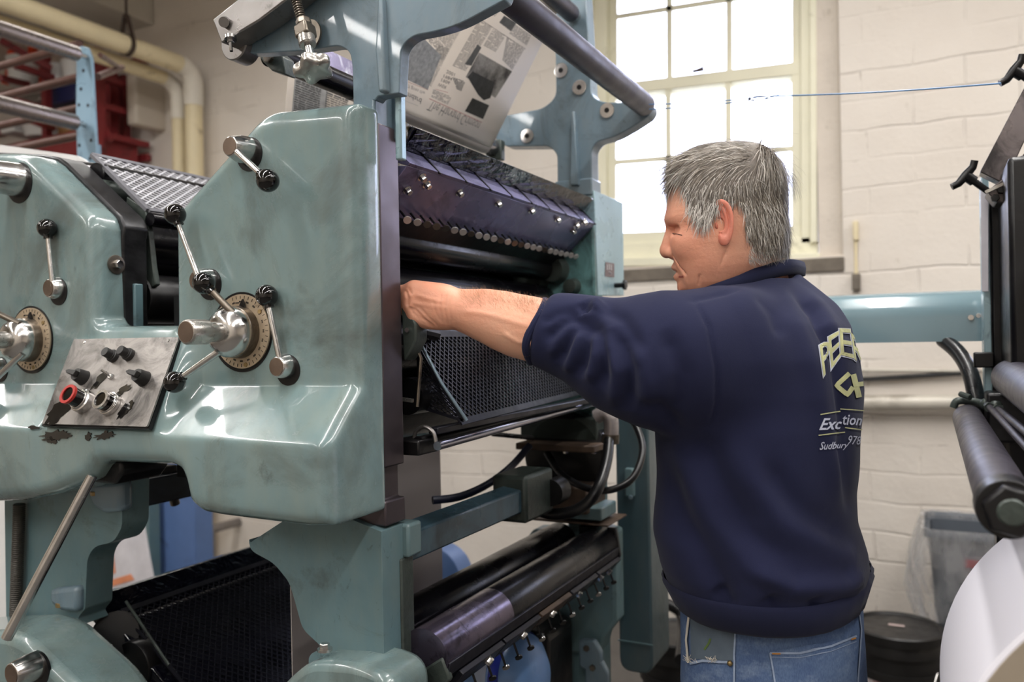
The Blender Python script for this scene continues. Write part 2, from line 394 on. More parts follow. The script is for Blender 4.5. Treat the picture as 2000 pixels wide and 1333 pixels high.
# rounded plaster jamb and recess ledge strip, its shadow and dirt put into the grey
ly = YW-.012
def trim(name, bld, mat, **k): return struct(bld.build(name, mat, **k))
led = MB().box((rx0-.02, ly-.0, rz0-.075), (rx1+.005, YW+.02, rz0-.005))
trim('trim_1', led, M['sill'], bevel=.006)
M['jamb'] = simple('rough plaster', (214, 204, 192), .8, 0, .06, 4, .1, bump=.004, gcol=(150, 138, 120))
for k, (a, c) in enumerate(opens):
    xr = W(1.13, 0).x+PITCH*k; xl = W(-.2, 0).x+PITCH*k; j = MB()
    pr = [(xr, YW+.05), (xr, Wd+.1), (c+.01, Wd+.1), (c+.01, YW+.0), (c-.012, YW+.0)]
    cv = [(xr+(c-.012-xr)*math.sin(i*PI/16)**.9 if 0 else xr+(c-.001-xr)*math.sin(i/8*PI/2)**.8, YW+.05-.047*(1-math.cos(i/8*PI/2))) for i in range(9)]
    P = [Vector((x, y, rz0)) for x, y in cv]+[Vector((c-.0008, Wd+.1, rz0)), Vector((xr, Wd+.1, rz0))]
    j.prism(P, (0, 0, rz1-rz0)); struct(j.build('trim_%d' % (4+2*k), M['jamb']))
    j = MB(); zt = W(.5, 1.25).z; j.box((a, YW+.012, rz0), (c, Wd+.1, zt+.01)); j.box((a, YW+.012, rz0), (xl, Wd+.1, rz1)); j.box((a, YW+.012, W(.5, -1.12).z), (c, Wd+.1, rz1))
    struct(j.build('trim_%d' % (5+2*k), M['jamb'], smooth=False))
def glassmat():
    t = NT('wired daylight glass'); tr = t.n('ShaderNodeBsdfTransparent'); tr.inputs[0].default_value = (.97, .98, 1, 1)
    gl = t.n('ShaderNodeBsdfGlossy'); gl.inputs['Roughness'].default_value = .08
    fr = t.n('ShaderNodeFresnel'); mx = t.n('ShaderNodeMixShader'); t.l(fr.outputs[0], mx.inputs[0]); t.l(tr.outputs[0], mx.inputs[1]); t.l(gl.outputs[0], mx.inputs[2])
    t.l(mx.outputs[0], t.out.inputs['Surface']); return t.m
M['glass'] = glassmat()
def window(n, off):
    O = Vector((off, 0, 0)); r = thing('window_%d' % n, '', '', W(.5, 1.15)+O); del r['label']; del r['category']; r['kind'] = 'structure'
    def Q(u, v, dy=0): return W(u, v, dy)+O
    def bar(bm, u0, v0, u1, v1, y0, y1):
        P = [Q(u0, v0), Q(u1, v0), Q(u1, v1), Q(u0, v1)]
        bm.add([p+Vector((0, y0, 0)) for p in P]+[p+Vector((0, y1, 0)) for p in P], [(0,1,2,3),(7,6,5,4),(0,4,5,1),(1,5,6,2),(2,6,7,3),(3,7,4,0)])
    f = MB()                                            # fixed frame, stepped mouldings
    for (a, c, y0, y1) in ((-.20, -.13, -.045, .06), (-.13, -.05, -.02, .06), (1.05, 1.10, -.02, .06), (1.10, 1.135, -.045, .06)):
        bar(f, a, -1.25, c, 1.12, y0, y1)
    bar(f, -.20, 1.08, 1.135, 1.19, -.02, .06); bar(f, -.2, -1.3, 1.135, -1.12, -.045, .06)
    f.build('window_frame', M['trim'], r, bevel=.004)
    s = MB(); bar(s, -.22, 1.19, 1.15, 1.25, -.085, .07); s.build('window_sill', M['trim'], r, bevel=.006)
    for nm, v0, v1, y0 in (('lower_sash', 0, 1, .0), ('upper_sash', -1.06, -.02, .028)):
        s = MB(); y1 = y0+.026
        bar(s, -.05, v0-.05, .0, v1+.0, y0, y1); bar(s, 1., v0-.05, 1.05, v1, y0, y1)
        bar(s, -.049, v0-.055, 1.049, v0+.03, y0-.002, y1+.001); bar(s, -.049, v1, 1.049, v1+.085, y0-.002, y1+.001)
        for u in (.318, .662): bar(s, u-.018, v0, u+.018, v1, y0+.004, y1-.004)
        bar(s, 0, (v0+v1)/2-.02, 1, (v0+v1)/2+.02, y0+.004, y1-.004)
        so = s.build(nm, M['trim'], r, bevel=.003)
        g = MB(); bar(g, 0, v0, 1, v1, y0+.012, y0+.015); g.build('pane', M['glass'], so)
    l = MB(); p = Q(.5, -.06, -.02); l.box((p.x-.03, p.y-.01, p.z), (p.x+.03, p.y+.02, p.z+.012)); l.cyl((p.x-.02, p.y, p.z+.008), (p.x+.035, p.y, p.z+.02), .006, seg=8)
    l.build('sash_lock', M['hanger'], r)
for i in range(3): window(i+1, PITCH*i)
# world daylight
w = bpy.data.worlds.new('daylight'); bpy.context.scene.world = w; w.use_nodes = True
bg = w.node_tree.nodes['Background']; bg.inputs[0].default_value = (.72, .76, 1, 1); bg.inputs[1].default_value = 11
for i in range(3):
    L = bpy.data.lights.new('portal', 'AREA'); L.shape = 'RECTANGLE'; p0 = W(0, 1); p1 = W(1, -1); L.size = abs(p1.x-p0.x); L.size_y = abs(p1.z-p0.z)
    o = bpy.data.objects.new('window_portal', L); COL.objects.link(o); c = (p0+p1)/2+Vector((PITCH*i, .12, 0)); o.location = c; o.rotation_euler = (-PI/2, 0, 0); L.cycles.is_portal = True
# fluorescent ceiling lamps, plus added ones for the back wall
def lamp(x, y, L_=2.4, rot=0, pw=60, z=3.75, col=(1, .972, .94)):
    L = bpy.data.lights.new('fluorescent_tube', 'AREA'); L.shape = 'RECTANGLE'; L.size = .14; L.size_y = L_; L.energy = pw; L.color = col
    o = bpy.data.objects.new('fluorescent_lamp', L); COL.objects.link(o); o.location = (x, y, z); o.rotation_euler = (0, 0, rot)
for x in (-3.6, -1.3, 1.0):
    for y in (-3.0, -.1): lamp(x, y, pw=52)
lamp(-3.4, 2.2, pw=24); lamp(-.2, 2.0, pw=56); lamp(1.6, 2.0, pw=44); lamp(-5.6, .5, pw=36); lamp(2.6, 1.0, pw=30)  # the two strongest here are added to brighten the back wall
sc = bpy.context.scene
sc.view_settings.view_transform = 'Standard'; sc.view_settings.look = 'None'; sc.view_settings.exposure = 0.; sc.view_settings.gamma = 1; sc.view_settings.use_curve_mapping = False
# ---------------- pipes on the left and soffit
sf = uy(290, 45, YW-.05)
b = MB().box((RX0, RYN, sf.z), (sf.x, YW, RZ)); struct(b.build('trim_2', M['ceil'], bevel=.01))
pc = uy(378, 135, YW-.1); PR = .075
def pipe_run(name, label, x, z, r, ywall, fit, yoff=0):
    t = thing(name, label, 'pipe', (x, ywall, .0), 'cream steam pipes in the left corner')
    path = [Vector((x, RYN, z)), Vector((x, ywall-.12, z))]; a = MB().cyl(path[0], path[1], r, seg=28); a.build('horizontal_run', M['pipe'], t)
    el = [Vector((x, ywall-.12, z))]+[Vector((x, ywall-.12+.12*math.sin(k*PI/16), z-.12+.12*math.cos(k*PI/16))) for k in range(1, 9)]+[Vector((x, ywall, z-.26))]
    MB().tube(el, r*1.1, 24).build('elbow', M['pipewhite'], t)
    MB().cyl((x, ywall, z-.26), (x, ywall, 0), r, seg=28).build('vertical_run', M['pipe'], t); return t
p1 = uy(378, 200, YW-.12); p2 = uy(349, 200, YW-.12)
ztop = uy(378, 140, YW-.12).z
pipe_run('steam_pipe', 'cream overhead pipe, the thicker upper one that turns down the wall nearer the window', p1.x, ztop+.02, .06, YW-.12, 1)
pipe_run('steam_pipe', 'thinner cream pipe running down the wall left of its thicker twin', p2.x-.005, ztop-.05, .046, YW-.12, 1)
# iron hangers
hp = uy(245, 60, YW-.62)
def hanger(px, py, label):
    r0 = ray(px, py); s = p1.x/r0.x; P = CAM+r0*s; y = P.y; z = ztop+.02
    t = thing('pipe_hanger', label, 'pipe hanger', (p1.x, y, z), 'iron hangers on the overhead pipe')
    MB().cyl((p1.x, y, z+.17), (p1.x, y, RZ), .008, seg=8).build('rod', M['hanger'], t)
    st = MB(); pts = []
    for k in range(25):
        a = -PI/2+2*PI*k/24; pts.append((p1.x+math.cos(a)*.067, y, z-.0+math.sin(a)*.067))
    for k in range(24): st.bar(pts[k], pts[k+1], .03, .006, up=(pts[k][0]-p1.x, 0, pts[k][2]-z))
    st.bar((p1.x-.06, y, z+.03), (p1.x-.008, y, z+.19), .03, .007, up=(1, 0, 0)); st.bar((p1.x+.06, y, z+.03), (p1.x+.008, y, z+.19), .03, .007, up=(1, 0, 0))
    st.hexa((p1.x, y, z+.165), (0, 0, 1), .022, .03); st.build('clevis', M['hanger'], t)
hanger(248, 95, 'brown iron clevis hanger strapped round the cream pipe in the left corner')
# beam stub pocket on the wall left of the pipes
a = uy(322, 145, YW); c = uy(246, 212, YW-.25)
t = MB().box((c.x, YW-.25, a.z-.42), (a.x, YW+.05, a.z)); struct(t.build('trim_3', M['wall_plain'], bevel=.02))
# ============================================================ printing press
X0 = -.77; YS0, YS1 = 1.06, 1.115; YF = 2.0
press = thing('printing_press', 'large sea green offset printing press with rounded lever covers that the man reaches into', 'printing press', (-1.3, 1.5, 0))
def part(mb, name, mat, bevel=0., parent=None, **k): return mb.build(name, mat, press if parent is None else parent, bevel=bevel, **k)
# ---- rounded cast side cover
def W2(px, py, y): p = uy(px, py, y); return (p.x, p.z)
UP = [W2(a, b_, 1.0) for a, b_ in [(337, 636), (335, 440), (341, 412), (352, 395), (492, 236), (508, 222), (528, 213), (698, 193)]]
ZLOW = uy(635, 1038, .925).z
UP[-1] = (X0, UP[-1][1])
LO = [(X0, W2(640, 1032, .925)[1])]+[W2(a, b_, .925) for a, b_ in [(600, 1035), (420, 1012), (385, 1005), (362, 985), (352, 940), (345, 922), (328, 912), (200, 906), (186, 912), (170, 938), (100, 968), (30, 982), (-180, 990)]]
LU = [W2(a, b_, 1.0) for a, b_ in [(-120, 292), (30, 296), (55, 302), (70, 313), (163, 408), (174, 420), (180, 440), (187, 620), (193, 632), (205, 637)]]
outline = UP+LO+LU
pz0, pz1 = uy(250, 660, 1.0).z+.004, 1.357
pxl, pxr = uy(118, 740, .96).x-.01, uy(335, 740, .96).x+.012
def f_cover(X, Y, Z):
    d2 = s_poly(X, Z, outline)
    yf = np.interp(Z, [1.355, 1.436], [.925, 1.0])
    yw = np.interp(Z, [pz1, pz0], [.925, 1.0])
    inx = np.clip((X-pxl)/.012+.5, 0, 1)*np.clip((pxr-X)/.03+.5, 0, 1)
    yf = yf*(1-inx)+np.minimum(yw, yf)*inx
    yf = yf+.006*np.exp(-((Z-1.2)/.05)**2)*0
    df = (yf-Y)*.88; r = .024
    a = d2+r; b_ = df+r
    d = np.sqrt(np.maximum(a, 0)**2+np.maximum(b_, 0)**2)+np.minimum(np.maximum(a, b_), 0)-r
    return np.maximum(d, Y-1.066)
cover = sdfmesh('side_cover', f_cover, (-1.98, .90, ZLOW-.03), (-.755, 1.075, 1.90), .0052, M['cover'], press)
sm = cover.modifiers.new('smooth', 'SMOOTH'); sm.factor = .5; sm.iterations = 4
# ---- levers, hubs, dials
ayd = Vector((0, -1, 0))
def hole(mb, c, r, dz=.006): mb.cyl(Vector(c)+Vector((.004, .004, -dz)), Vector(c)+Vector((.004, -.0015, -dz)), r, seg=32)
def lever(base, ball, hr=.021, fr=.0145, L=.05, yb=None, rodstart=None, y=1.0, br=.0178, rr=.0055):
    c = uy(base[0], base[1], y); t = MB(); hole(t, c, hr*1.18)
    lv = t.build('lever', M['black'], press)
    h = MB().lathe(c+Vector((0, .004, 0)), ayd, [(0, hr), (L*.5, hr*.93), (L*.93, fr*1.06), (L, fr)], 32); h.build('hub', M['steel'], lv, bevel=.0012)
    MB().cyl(c+ayd*(L-.006), c+ayd*(L-.003), fr*.9, seg=28).build('hub_face', M['endcap'], lv)
    if ball:
        yy = y-L*.62 if yb is None else yb
        bl = uy(ball[0], ball[1], yy); s_ = c+ayd*(L*.6) if rodstart is None else uy(rodstart[0], rodstart[1], yy)
        dv = (bl-s_).normalized()
        MB().cyl(s_, bl-dv*br*.5, rr, rr*.85, seg=14).build('rod', M['steel'], lv)
        k = MB().sphere(bl, br, 32); k.cyl(bl-dv*br*1.12, bl-dv*br*.7, br*.45, seg=18); k.build('ball_knob', M['knob'], lv)
    return lv
lever((484, 295), (523, 353), .0235, .0155, .043, rodstart=(463, 297), yb=.95)
lever((407, 549), (342, 419), .0225, .0165, .03, rodstart=(389, 545), yb=.965)
lever((559, 716), (521, 578), .021, .0155, .026, rodstart=(549, 712))
lever((112, 564), (92, 446), .022, .0165, .022, rodstart=(104, 560))
lever((36, 352), None, .034, .026, .08)
lever((-2, 716), None, .022, .016, .028)
def capstan(cpx, balls, angs, grip=.115):
    c = uy(cpx[0], cpx[1], 1.0); t = MB(); t.lathe(c+Vector((0, .004, 0)), ayd, [(0, .066), (.006, .066)], 48)
    cp = t.build('capstan', M['black'], press)
    MB().lathe(c+Vector((.003, -.0025, .001)), ayd, [(0, .061), (.003, .061)], 48).build('dial_plate', M['dial'], cp)
    tk = MB()
    for k in range(40):
        if 12 < k < 17: continue
        a = 2*PI*k/40; u = Vector((math.cos(a), 0, math.sin(a))); w = Vector((-math.sin(a), 0, math.cos(a))); p = c+Vector((.003, -.0058, .001))
        tk.bar(p+u*.0535, p+u*.0585, .0006, .0008, up=(0, 1, 0)); 
        if k % 2 == 0:
            for q in (-.0022, -.0008, .0008, .0022): tk.bar(p+u*.0475+w*q, p+u*.0503+w*q, .0006, .0008, up=(0, 1, 0))
    for q in (-.004, .008): tk.bar(c+Vector((q-.004, -.0058, .048)), c+Vector((q+.004, -.0058, .048)), .0018, .0008, up=(0, 1, 0))
    tk.build('dial_marks', M['inkmark'], cp, smooth=False)
    for a in (.62, -1.35):
        p = c+Vector((math.cos(a)*.055, -.0055, math.sin(a)*.055)); MB().lathe(p, ayd, [(0, .004), (.0015, .0035)], 14).build('dial_screw', M['brass'], cp)
    MB().lathe(c, ayd, [(0, .044), (.02, .042), (.022, .040)], 44).build('drum', M['worn'], cp)
    hd = MB().lathe(c+ayd*.018, ayd, [(0, .034), (.002, .041), (.015, .041), (.028, .033), (.034, .022)], 44); hd.build('head', M['steel'], cp, bevel=.001)
    for a in angs:
        u = Vector((math.cos(a), 0, math.sin(a))); p = c+ayd*.0385+u*.0335; n = (u*.85+ayd*.6).normalized(); MB().cyl(p-n*.002, p+n*.0012, .0056, seg=18).build('socket', M['black'], cp)
    g = MB().lathe(c+ayd*.045, ayd, [(0, .016), (.03, .016), (.031, .0195), (grip-.048, .0195), (grip-.045, .0175)], 36); g.build('grip', M['steel_brushed'], cp, bevel=.0008)
    MB().lathe(c+ayd*(grip-.0005), ayd, [(0, .0165), (.001, .016)], 30).build('grip_face', M['endcap'], cp)
    for (st, bl, yy) in balls:
        s_ = uy(*st, yy); b_ = uy(*bl, yy-.02); dv = (b_-s_).normalized()
        MB().cyl(s_, b_-dv*.009, .0062, .0052, seg=14).build('spoke', M['worn'] if bl[1] < 600 else M['steel'], cp)
        k = MB().sphere(b_, .0178, 32); k.cyl(b_-dv*.02, b_-dv*.012, .008, seg=18); k.build('ball_knob', M['knob'], cp)
    MB().prism([c+Vector(v) for v in ((.006, -.008, .043), (.018, -.008, .040), (.013, -.008, .0535))], (0, -.004, 0)).build('pointer', M['black'], cp)
capstan((473, 649), [((455, 612), (398, 553), .965), ((435, 682), (341, 747), .965)], (.35, 2.35, -.9))
capstan((62, 664), [((40, 634), (-60, 585), .965), ((45, 690), (-45, 775), .965)], (.35, 2.35, -.9))
# ---- control panel on the sloped apron
PA = uy(148, 665, .994); PB = uy(353, 661, .994); PC = uy(86, 831, .916); PD = PB+(PC-PA)
pn = (PB-PA).cross(PC-PA).normalized()
if pn.y > 0: pn = -pn
def pp(px, py): r = ray(px, py); return CAM+r*((PA-CAM).dot(pn)/r.dot(pn))
Pq = [pp(148, 665), pp(353, 661), pp(291, 836), pp(86, 830)]
bk = [p+(p-(PA+PD)/2)*.02 for p in Pq]
pr = MB().prism([p-pn*.006+Vector((-.002, 0, -.001)) for p in bk], pn*.007); cpan = pr.build('control_panel', M['black'], press)
M['panelsteel'] = simple('smeared brushed steel', (156, 151, 147), .34, .55, .12, 10, .95, gcol=(34, 32, 31), gscale=13)
MB().prism(fillet([p+pn*.0015 for p in Pq], .004, 2), pn*.003).build('face_plate', M['panelsteel'], cpan)
def onpan(px, py, h=.0045): return pp(px, py)+pn*h
for q in ((169, 671), (333, 668)): MB().lathe(onpan(*q), pn, [(0, .0032), (.0012, .0025)], 14).build('panel_screw', M['steel'], cpan)
def pbtn(px, py, r, h, ring, cap, name='push_button', rm='steel', L=.02):
    m = MB().lathe(onpan(px, py), pn, [(0, r*1.35), (h*.35, r*1.35), (h*.4, r*1.15), (h*.5, r*1.15)], 28); o = m.build(name, M[rm], cpan, bevel=.0006)
    MB().lathe(onpan(px, py), pn, [(0, r), (h, r), (h+.001, r*.93)], 28).build('cap', M[cap], o)
    if ring: MB().ring(onpan(px, py)+pn*(h-.002), pn, r*.8, r*1.12, .005).build('rim', M[ring], o)
pbtn(228, 700, .0085, .022, None, 'blackplastic', rm='blackplastic'); pbtn(258, 697, .0085, .022, None, 'blackplastic', rm='blackplastic')
pbtn(172, 789, .0155, .036, 'red_cap', 'knob'); pbtn(222, 793, .0155, .022, 'steel', 'knob')
for (px, py) in ((168, 741), (286, 743)):
    m = MB().lathe(onpan(px, py), pn, [(0, .0145), (.004, .0135), (.016, .0115), (.018, .011)], 28); o = m.build('selector_knob', M['blackplastic'], cpan)
    d_ = (onpan(px-24, py-6)-onpan(px, py)).normalized(); c = onpan(px, py)+pn*.018
    w_ = pn.cross(d_).normalized()
    m = MB(); P = [c-d_*.009-w_*.005, c-d_*.009+w_*.005, c+d_*.012+w_*.004, c+d_*.019, c+d_*.012-w_*.004]; m.prism(P, pn*.009); m.build('pointer', M['blackplastic'], o, bevel=.001)
m = MB().lathe(onpan(222, 739), pn, [(0, .006), (.003, .006), (.005, .0045)], 6); o = m.build('toggle_switch', M['steel'], cpan)
MB().cyl(onpan(222, 739), onpan(222, 739)+pn*.016+Vector((-.008, 0, .006)), .0018, .0026, seg=10).build('toggle', M['steel'], o)
def smear(poly, hgt=.0052, name='ink_smear'):
    P = [pp(*q)+pn*hgt for q in poly]; MB().prism(P, pn*.0004).build(name, M['ink'], cpan, smooth=False)
def blob(cx, cy, ax, ay, rot, n=26, jag=.25):
    r = random.Random(int(cx*7+cy)); out = []
    for k in range(n):
        a = 2*PI*k/n; s_ = 1+r.uniform(-jag, jag); x = math.cos(a)*ax*s_; y = math.sin(a)*ay*s_
        out.append((cx+x*math.cos(rot)-y*math.sin(rot), cy+x*math.sin(rot)+y*math.cos(rot)))
    return out
smear(blob(118, 808, 32, 13, -.75)); smear(blob(249, 803, 24, 7, -.85)); smear(blob(200, 745, 20, 6, -.8, 20, .4)); smear(blob(245, 765, 18, 5, -.6, 20, .4))
# ink drips on the front of the cover under the panel
def dripmesh(poly, y=.9235):
    P = [uy(a, b_, y) for a, b_ in poly]; MB().prism(P, (0, .002, 0)).build('ink_smear', M['ink'], press, smooth=False)
dripmesh(blob(110, 851, 28, 9, -.1, 34, .3)); dripmesh(blob(100, 861, 9, 6, .5, 20, .4)); dripmesh(blob(204, 851, 17, 7, -.2, 26, .4)); dripmesh(blob(172, 853, 5, 8, .3, 18, .4)); dripmesh(blob(64, 836, 12, 4, .1, 20, .4))
# ---- near frame: dark machined slab, lower green casting
zt = uy(760, 235, YS0).z
sl = MB(); P = [Vector((X0, YS0, zt)), Vector((X0, YS0, uy(779, 905, YS1).z)), Vector((X0-.012, YS0, uy(779, 905, YS1).z)), Vector((X0-.012, YS0, uy(779, 968, YS1).z)), Vector((X0, YS0, uy(779, 968, YS1).z)), Vector((X0+.001, YS0, 1.21)), Vector((-1.05, YS0, 1.21)), Vector((-1.05, YS0, zt))]
sl.prism(P, (0, YS1-YS0, 0)); part(sl, 'frame_plate', M['slab'], .003)
lo = [uy(a, b_, YS0) for a, b_ in fillet([Vector((a, b_)) for a, b_ in [(495, 1045), (498, 1072), (545, 1098), (575, 1135), (592, 1195), (600, 1225), (640, 1262), (612, 1275), (612, 1300), (640, 1345), (640, 1500)]], 14, 4)]
lo += [Vector((X0, YS0, .3)), Vector((X0, YS0, 1.205)), Vector((X0-.14, YS0, 1.24)), uy(540, 1030, YS0)]
lc = MB().prism([Vector((p.x, YS0-.012, p.z)) for p in lo], (0, .06, 0)); part(lc, 'lower_frame_casting', M['frame_low'], .01, segs=3)
# edge strip of the casting seen at the slab, with step
part(MB().box((X0-.05, YS1-.02, .3), (X0+.004, YS1+.015, 1.15)), 'frame_edge', M['castiron'], .003)
part(MB().box((X0-.08, YS1-.01, 1.15), (X0+.012, YS1+.03, 1.205)), 'beam_bracket', M['frame_low'], .005)
# foot casing at lower right of the casting
foot = MB(); P = fillet([uy(a, b_, .99) for a, b_ in [(540, 1345), (600, 1293), (700, 1300), (768, 1330), (775, 1500), (530, 1500)]], .03); foot.prism(P, (0, .1, 0)); part(foot, 'base_cover', M['cover'], .015, segs=3)
for q in ((618, 1268), (678, 1305)):
    p = uy(*q, .995); b_ = MB().lathe(p+Vector((0, .02, -.01)), (0, 0, 1), [(0, .012), (.004, .012)], 20); b_.hexa(p+Vector((0, .02, -.006)), (0, 0, 1), .008, .008); part(b_, 'hex_bolt', M['steel'])
# ---- upper near frame (superstructure)
arm = [(690, 192), (688, 130), (683, 100), (662, 88), (600, 98), (500, 104), (462, 103), (447, 84), (436, 40), (470, 0), (540, -70), (1010, -70), (985, 0), (900, 46), (858, 60), (805, 70), (783, 92), (779, 182), (738, 188), (732, 196), (718, 196), (716, 190), (694, 196)]
rad = [6, 10, 26, 24, 40, 10, 18, 20, 8, 0, 0, 0, 0, 40, 40, 34, 26, 3, 3, 3, 3, 3, 3]
P = [uy(a.x, a.y, 1.055) for a in fillet([Vector(q) for q in arm], rad, 6)]
part(MB().prism(P, (0, .024, 0)), 'upper_frame', M['frame'], .006, segs=3)
# groove and raised rib
rb = MB(); P = [uy(a, b_, 1.042) for a, b_ in [(736, 0), (744, -10), (752, 178), (738, 180), (732, 100)]]; rb.prism(P, (0, .02, 0)); part(rb, 'frame_rib', M['frame'], .005, segs=3)
# side strip down to the slab and seat block
part(MB().box((uy(782, 182, 1.075).x-.012, 1.074, zt-.06), (uy(782, 182, 1.075).x, 1.09, zt+.14)), 'frame_strip', M['ppanel'], .003)
part(MB().box((uy(700, 200, 1.07).x, 1.055, zt-.03), (X0-.003, YS1-.005, zt+.06)), 'frame_seat', M['frame'], .004)
part(MB().box((X0-.02, YS1-.012, zt-.02), (X0+.01, YS1+.01, zt+.06)), 'clamp_block', M['frame'], .004)
# machined bar at the left end of the arm
cb = MB(); P = [uy(a, b_, 1.005) for a, b_ in [(415, 38), (470, -6), (620, -120), (690, -100), (505, 40), (432, 84)]]; cb.prism(P, (0, .045, 0)); part(cb, 'clamp_bar', M['alu'], .0025)
bs = MB().lathe(uy(468, 88, 1.055), ayd, [(-.02, .030), (.012, .030), (.014, .028)], 36); part(bs, 'bearing_boss', M['alu'])
sc_ = MB(); c = uy(450, 72, 1.0); sc_.lathe(c, (0.25, -.2, -1), [(0, .010), (.006, .010)], 20); sc_.hexa(c+Vector((.0015, -.001, -.006)), (.25, -.2, -1), .0055, .005); sc_.cyl(c+Vector((.002, -.002, -.01)), c+Vector((.0055, -.004, -.026)), .0028, seg=10); part(sc_, 'clamp_bolt', M['steel'])
part(MB().lathe(uy(440, 43, 1.005), (.4, -.6, -.3), [(-.01, .009), (.012, .0085)], 20), 'set_screw', M['alu'])
# adjusting screw with spring and star knob
def at2(px, py, y): return uy(px, py, y)
a0 = uy(576, -8, 1.0); a1 = uy(589, 40, 1.0); ax = (a1-a0).normalized(); scw = MB(); n = 260
pts = []
u = ax.orthogonal().normalized(); w_ = ax.cross(u)
for k in range(n): th = k*.42; pts.append(a0-ax*.03+ax*(a1-a0).length*1.7*k/n+(u*math.cos(th)+w_*math.sin(th))*.0068)
scw.tube(pts, .0014, 6); scw.cyl(a0-ax*.03, a1+ax*.01, .005, seg=12); adj = part(scw, 'adjusting_screw', M['worn'])
sd = uy(603, 100, .99); nb = uy(592, 38, 1.0)
m = MB().lathe(nb, sd-nb, [(0, .010), (.004, .0125), (.012, .0125)], 8); m.build('lock_nut', M['worn'], adj, bevel=.0008)
m = MB(); ax2 = (sd-nb).normalized(); m.bar(nb+ax2*.012, nb+ax2*.036, .026, .026, up=(0, 1, 0)); m.build('screw_block', M['worn'], adj, bevel=.004)
MB().lathe(nb+ax2*.034, ax2, [(0, .0135), (.014, .0135), (.016, .011)], 28).build('collar', M['steel_brushed'], adj)
kb = uy(609, 118, .985); MB().cyl(nb+ax2*.04, kb, .0062, seg=16).build('shaft', M['steel'], adj)
st = MB(); axk = (kb-nb).normalized(); u = axk.cross(Vector((0, 1, 0))).normalized(); w_ = axk.cross(u); prof = []
for k in range(60):
    th = 2*PI*k/60+.3; r = .0265+.0045*math.cos(5*th)*1.0; prof.append((th, r))
def starring(t, s_): return [kb+axk*t+(u*math.cos(th)+w_*math.sin(th))*r*s_ for th, r in prof]
rs = [starring(-.006, .42), starring(.004, .5), starring(.007, .95), starring(.012, 1.02), starring(.021, 1.0), starring(.023, .9)]
V = [p for r_ in rs for p in r_]; F = [(i*60+k, i*60+(k+1) % 60, (i+1)*60+(k+1) % 60, (i+1)*60+k) for i in range(5) for k in range(60)]+[tuple(range(60))[::-1], tuple(range(300, 360))]
st.add(V, F); st.build('star_knob', M['steel_brushed'], adj, angle=50)
MB().lathe(uy(606, 68, 1.045), ayd, [(0, .024), (.004, .024)], 30).build('boss', M['worn'], adj)
# ---- far frame superstructure
far = [(958, 262), (975, 228), (1060, 212), (1086, 190), (1085, 110), (1078, 40), (1062, -40), (1142, -40), (1148, 60), (1155, 188), (1178, 200), (1240, 200), (1262, 196), (1275, 208), (1268, 226), (1235, 248), (1200, 268), (1166, 276), (1155, 292), (1156, 368), (1089, 366), (1088, 300), (1072, 285), (985, 286)]
P = [uy(a.x, a.y, YF) for a in fillet([Vector(q) for q in far], [10, 10, 14, 18, 5, 5, 0, 0, 4, 18, 14, 14, 8, 8, 8, 12, 16, 20, 16, 3, 3, 18, 16, 10], 6)]
part(MB().prism(P, (0, .05, 0)), 'far_upper_frame', M['frame'], .006, segs=3)
part(MB().prism([uy(a, b_, YF-.018) for a, b_ in [(1116, 218), (1121, 216), (1130, 362), (1112, 362)]], (0, .03, 0)), 'frame_rib', M['frame'], .006, segs=3)
for q in ((1096, 138), (1132, 171), (1186, 216), (1030, 266), (1138, 120)):
    c = uy(*q, YF-.001); w_ = MB().lathe(c, ayd, [(0, .0195), (.003, .0195), (.0032, .018), (.0032, .0185*.9)], 28); w_ = part(w_, 'washer', M['steel'])
    MB().cyl(c+ayd*.002, c+ayd*.0045, .0065, seg=18).build('hole', M['black'], w_)
part(MB().box((uy(1089, 366, YF).x-.005, YF-.008, uy(1120, 378, YF).z-.01), (uy(1156, 366, YF).x+.003, YF+.06, uy(1120, 352, YF).z)), 'frame_seat', M['frame'], .004)
# rollers of the superstructure
def rollr(name, x, z, r, y0, y1, mat, journ=None, seg=40):
    o = part(MB().lathe((x, y0, z), (0, 1, 0), [(0, r*.96), (.003, r), (y1-y0-.003, r), (y1-y0, r*.96)], seg), name, M[mat])
    if journ: MB().cyl((x, y1, z), (x, y1+journ[1], z), journ[0], seg=20).build('journal', M['steel'], o); MB().cyl((x, y0-journ[1], z), (x, y0, z), journ[0], seg=20).build('journal', M['steel'], o)
    return o
pa = uy(1262, 208, YF); rollr('idler_roller', pa.x, pa.z, .0275, 1.09, YF-.012, 'roller', (.012, .014))
pa = uy(1122, 32, YF); rollr('idler_roller', pa.x, pa.z, .0225, 1.09, YF-.02, 'roller', (.018, .03))
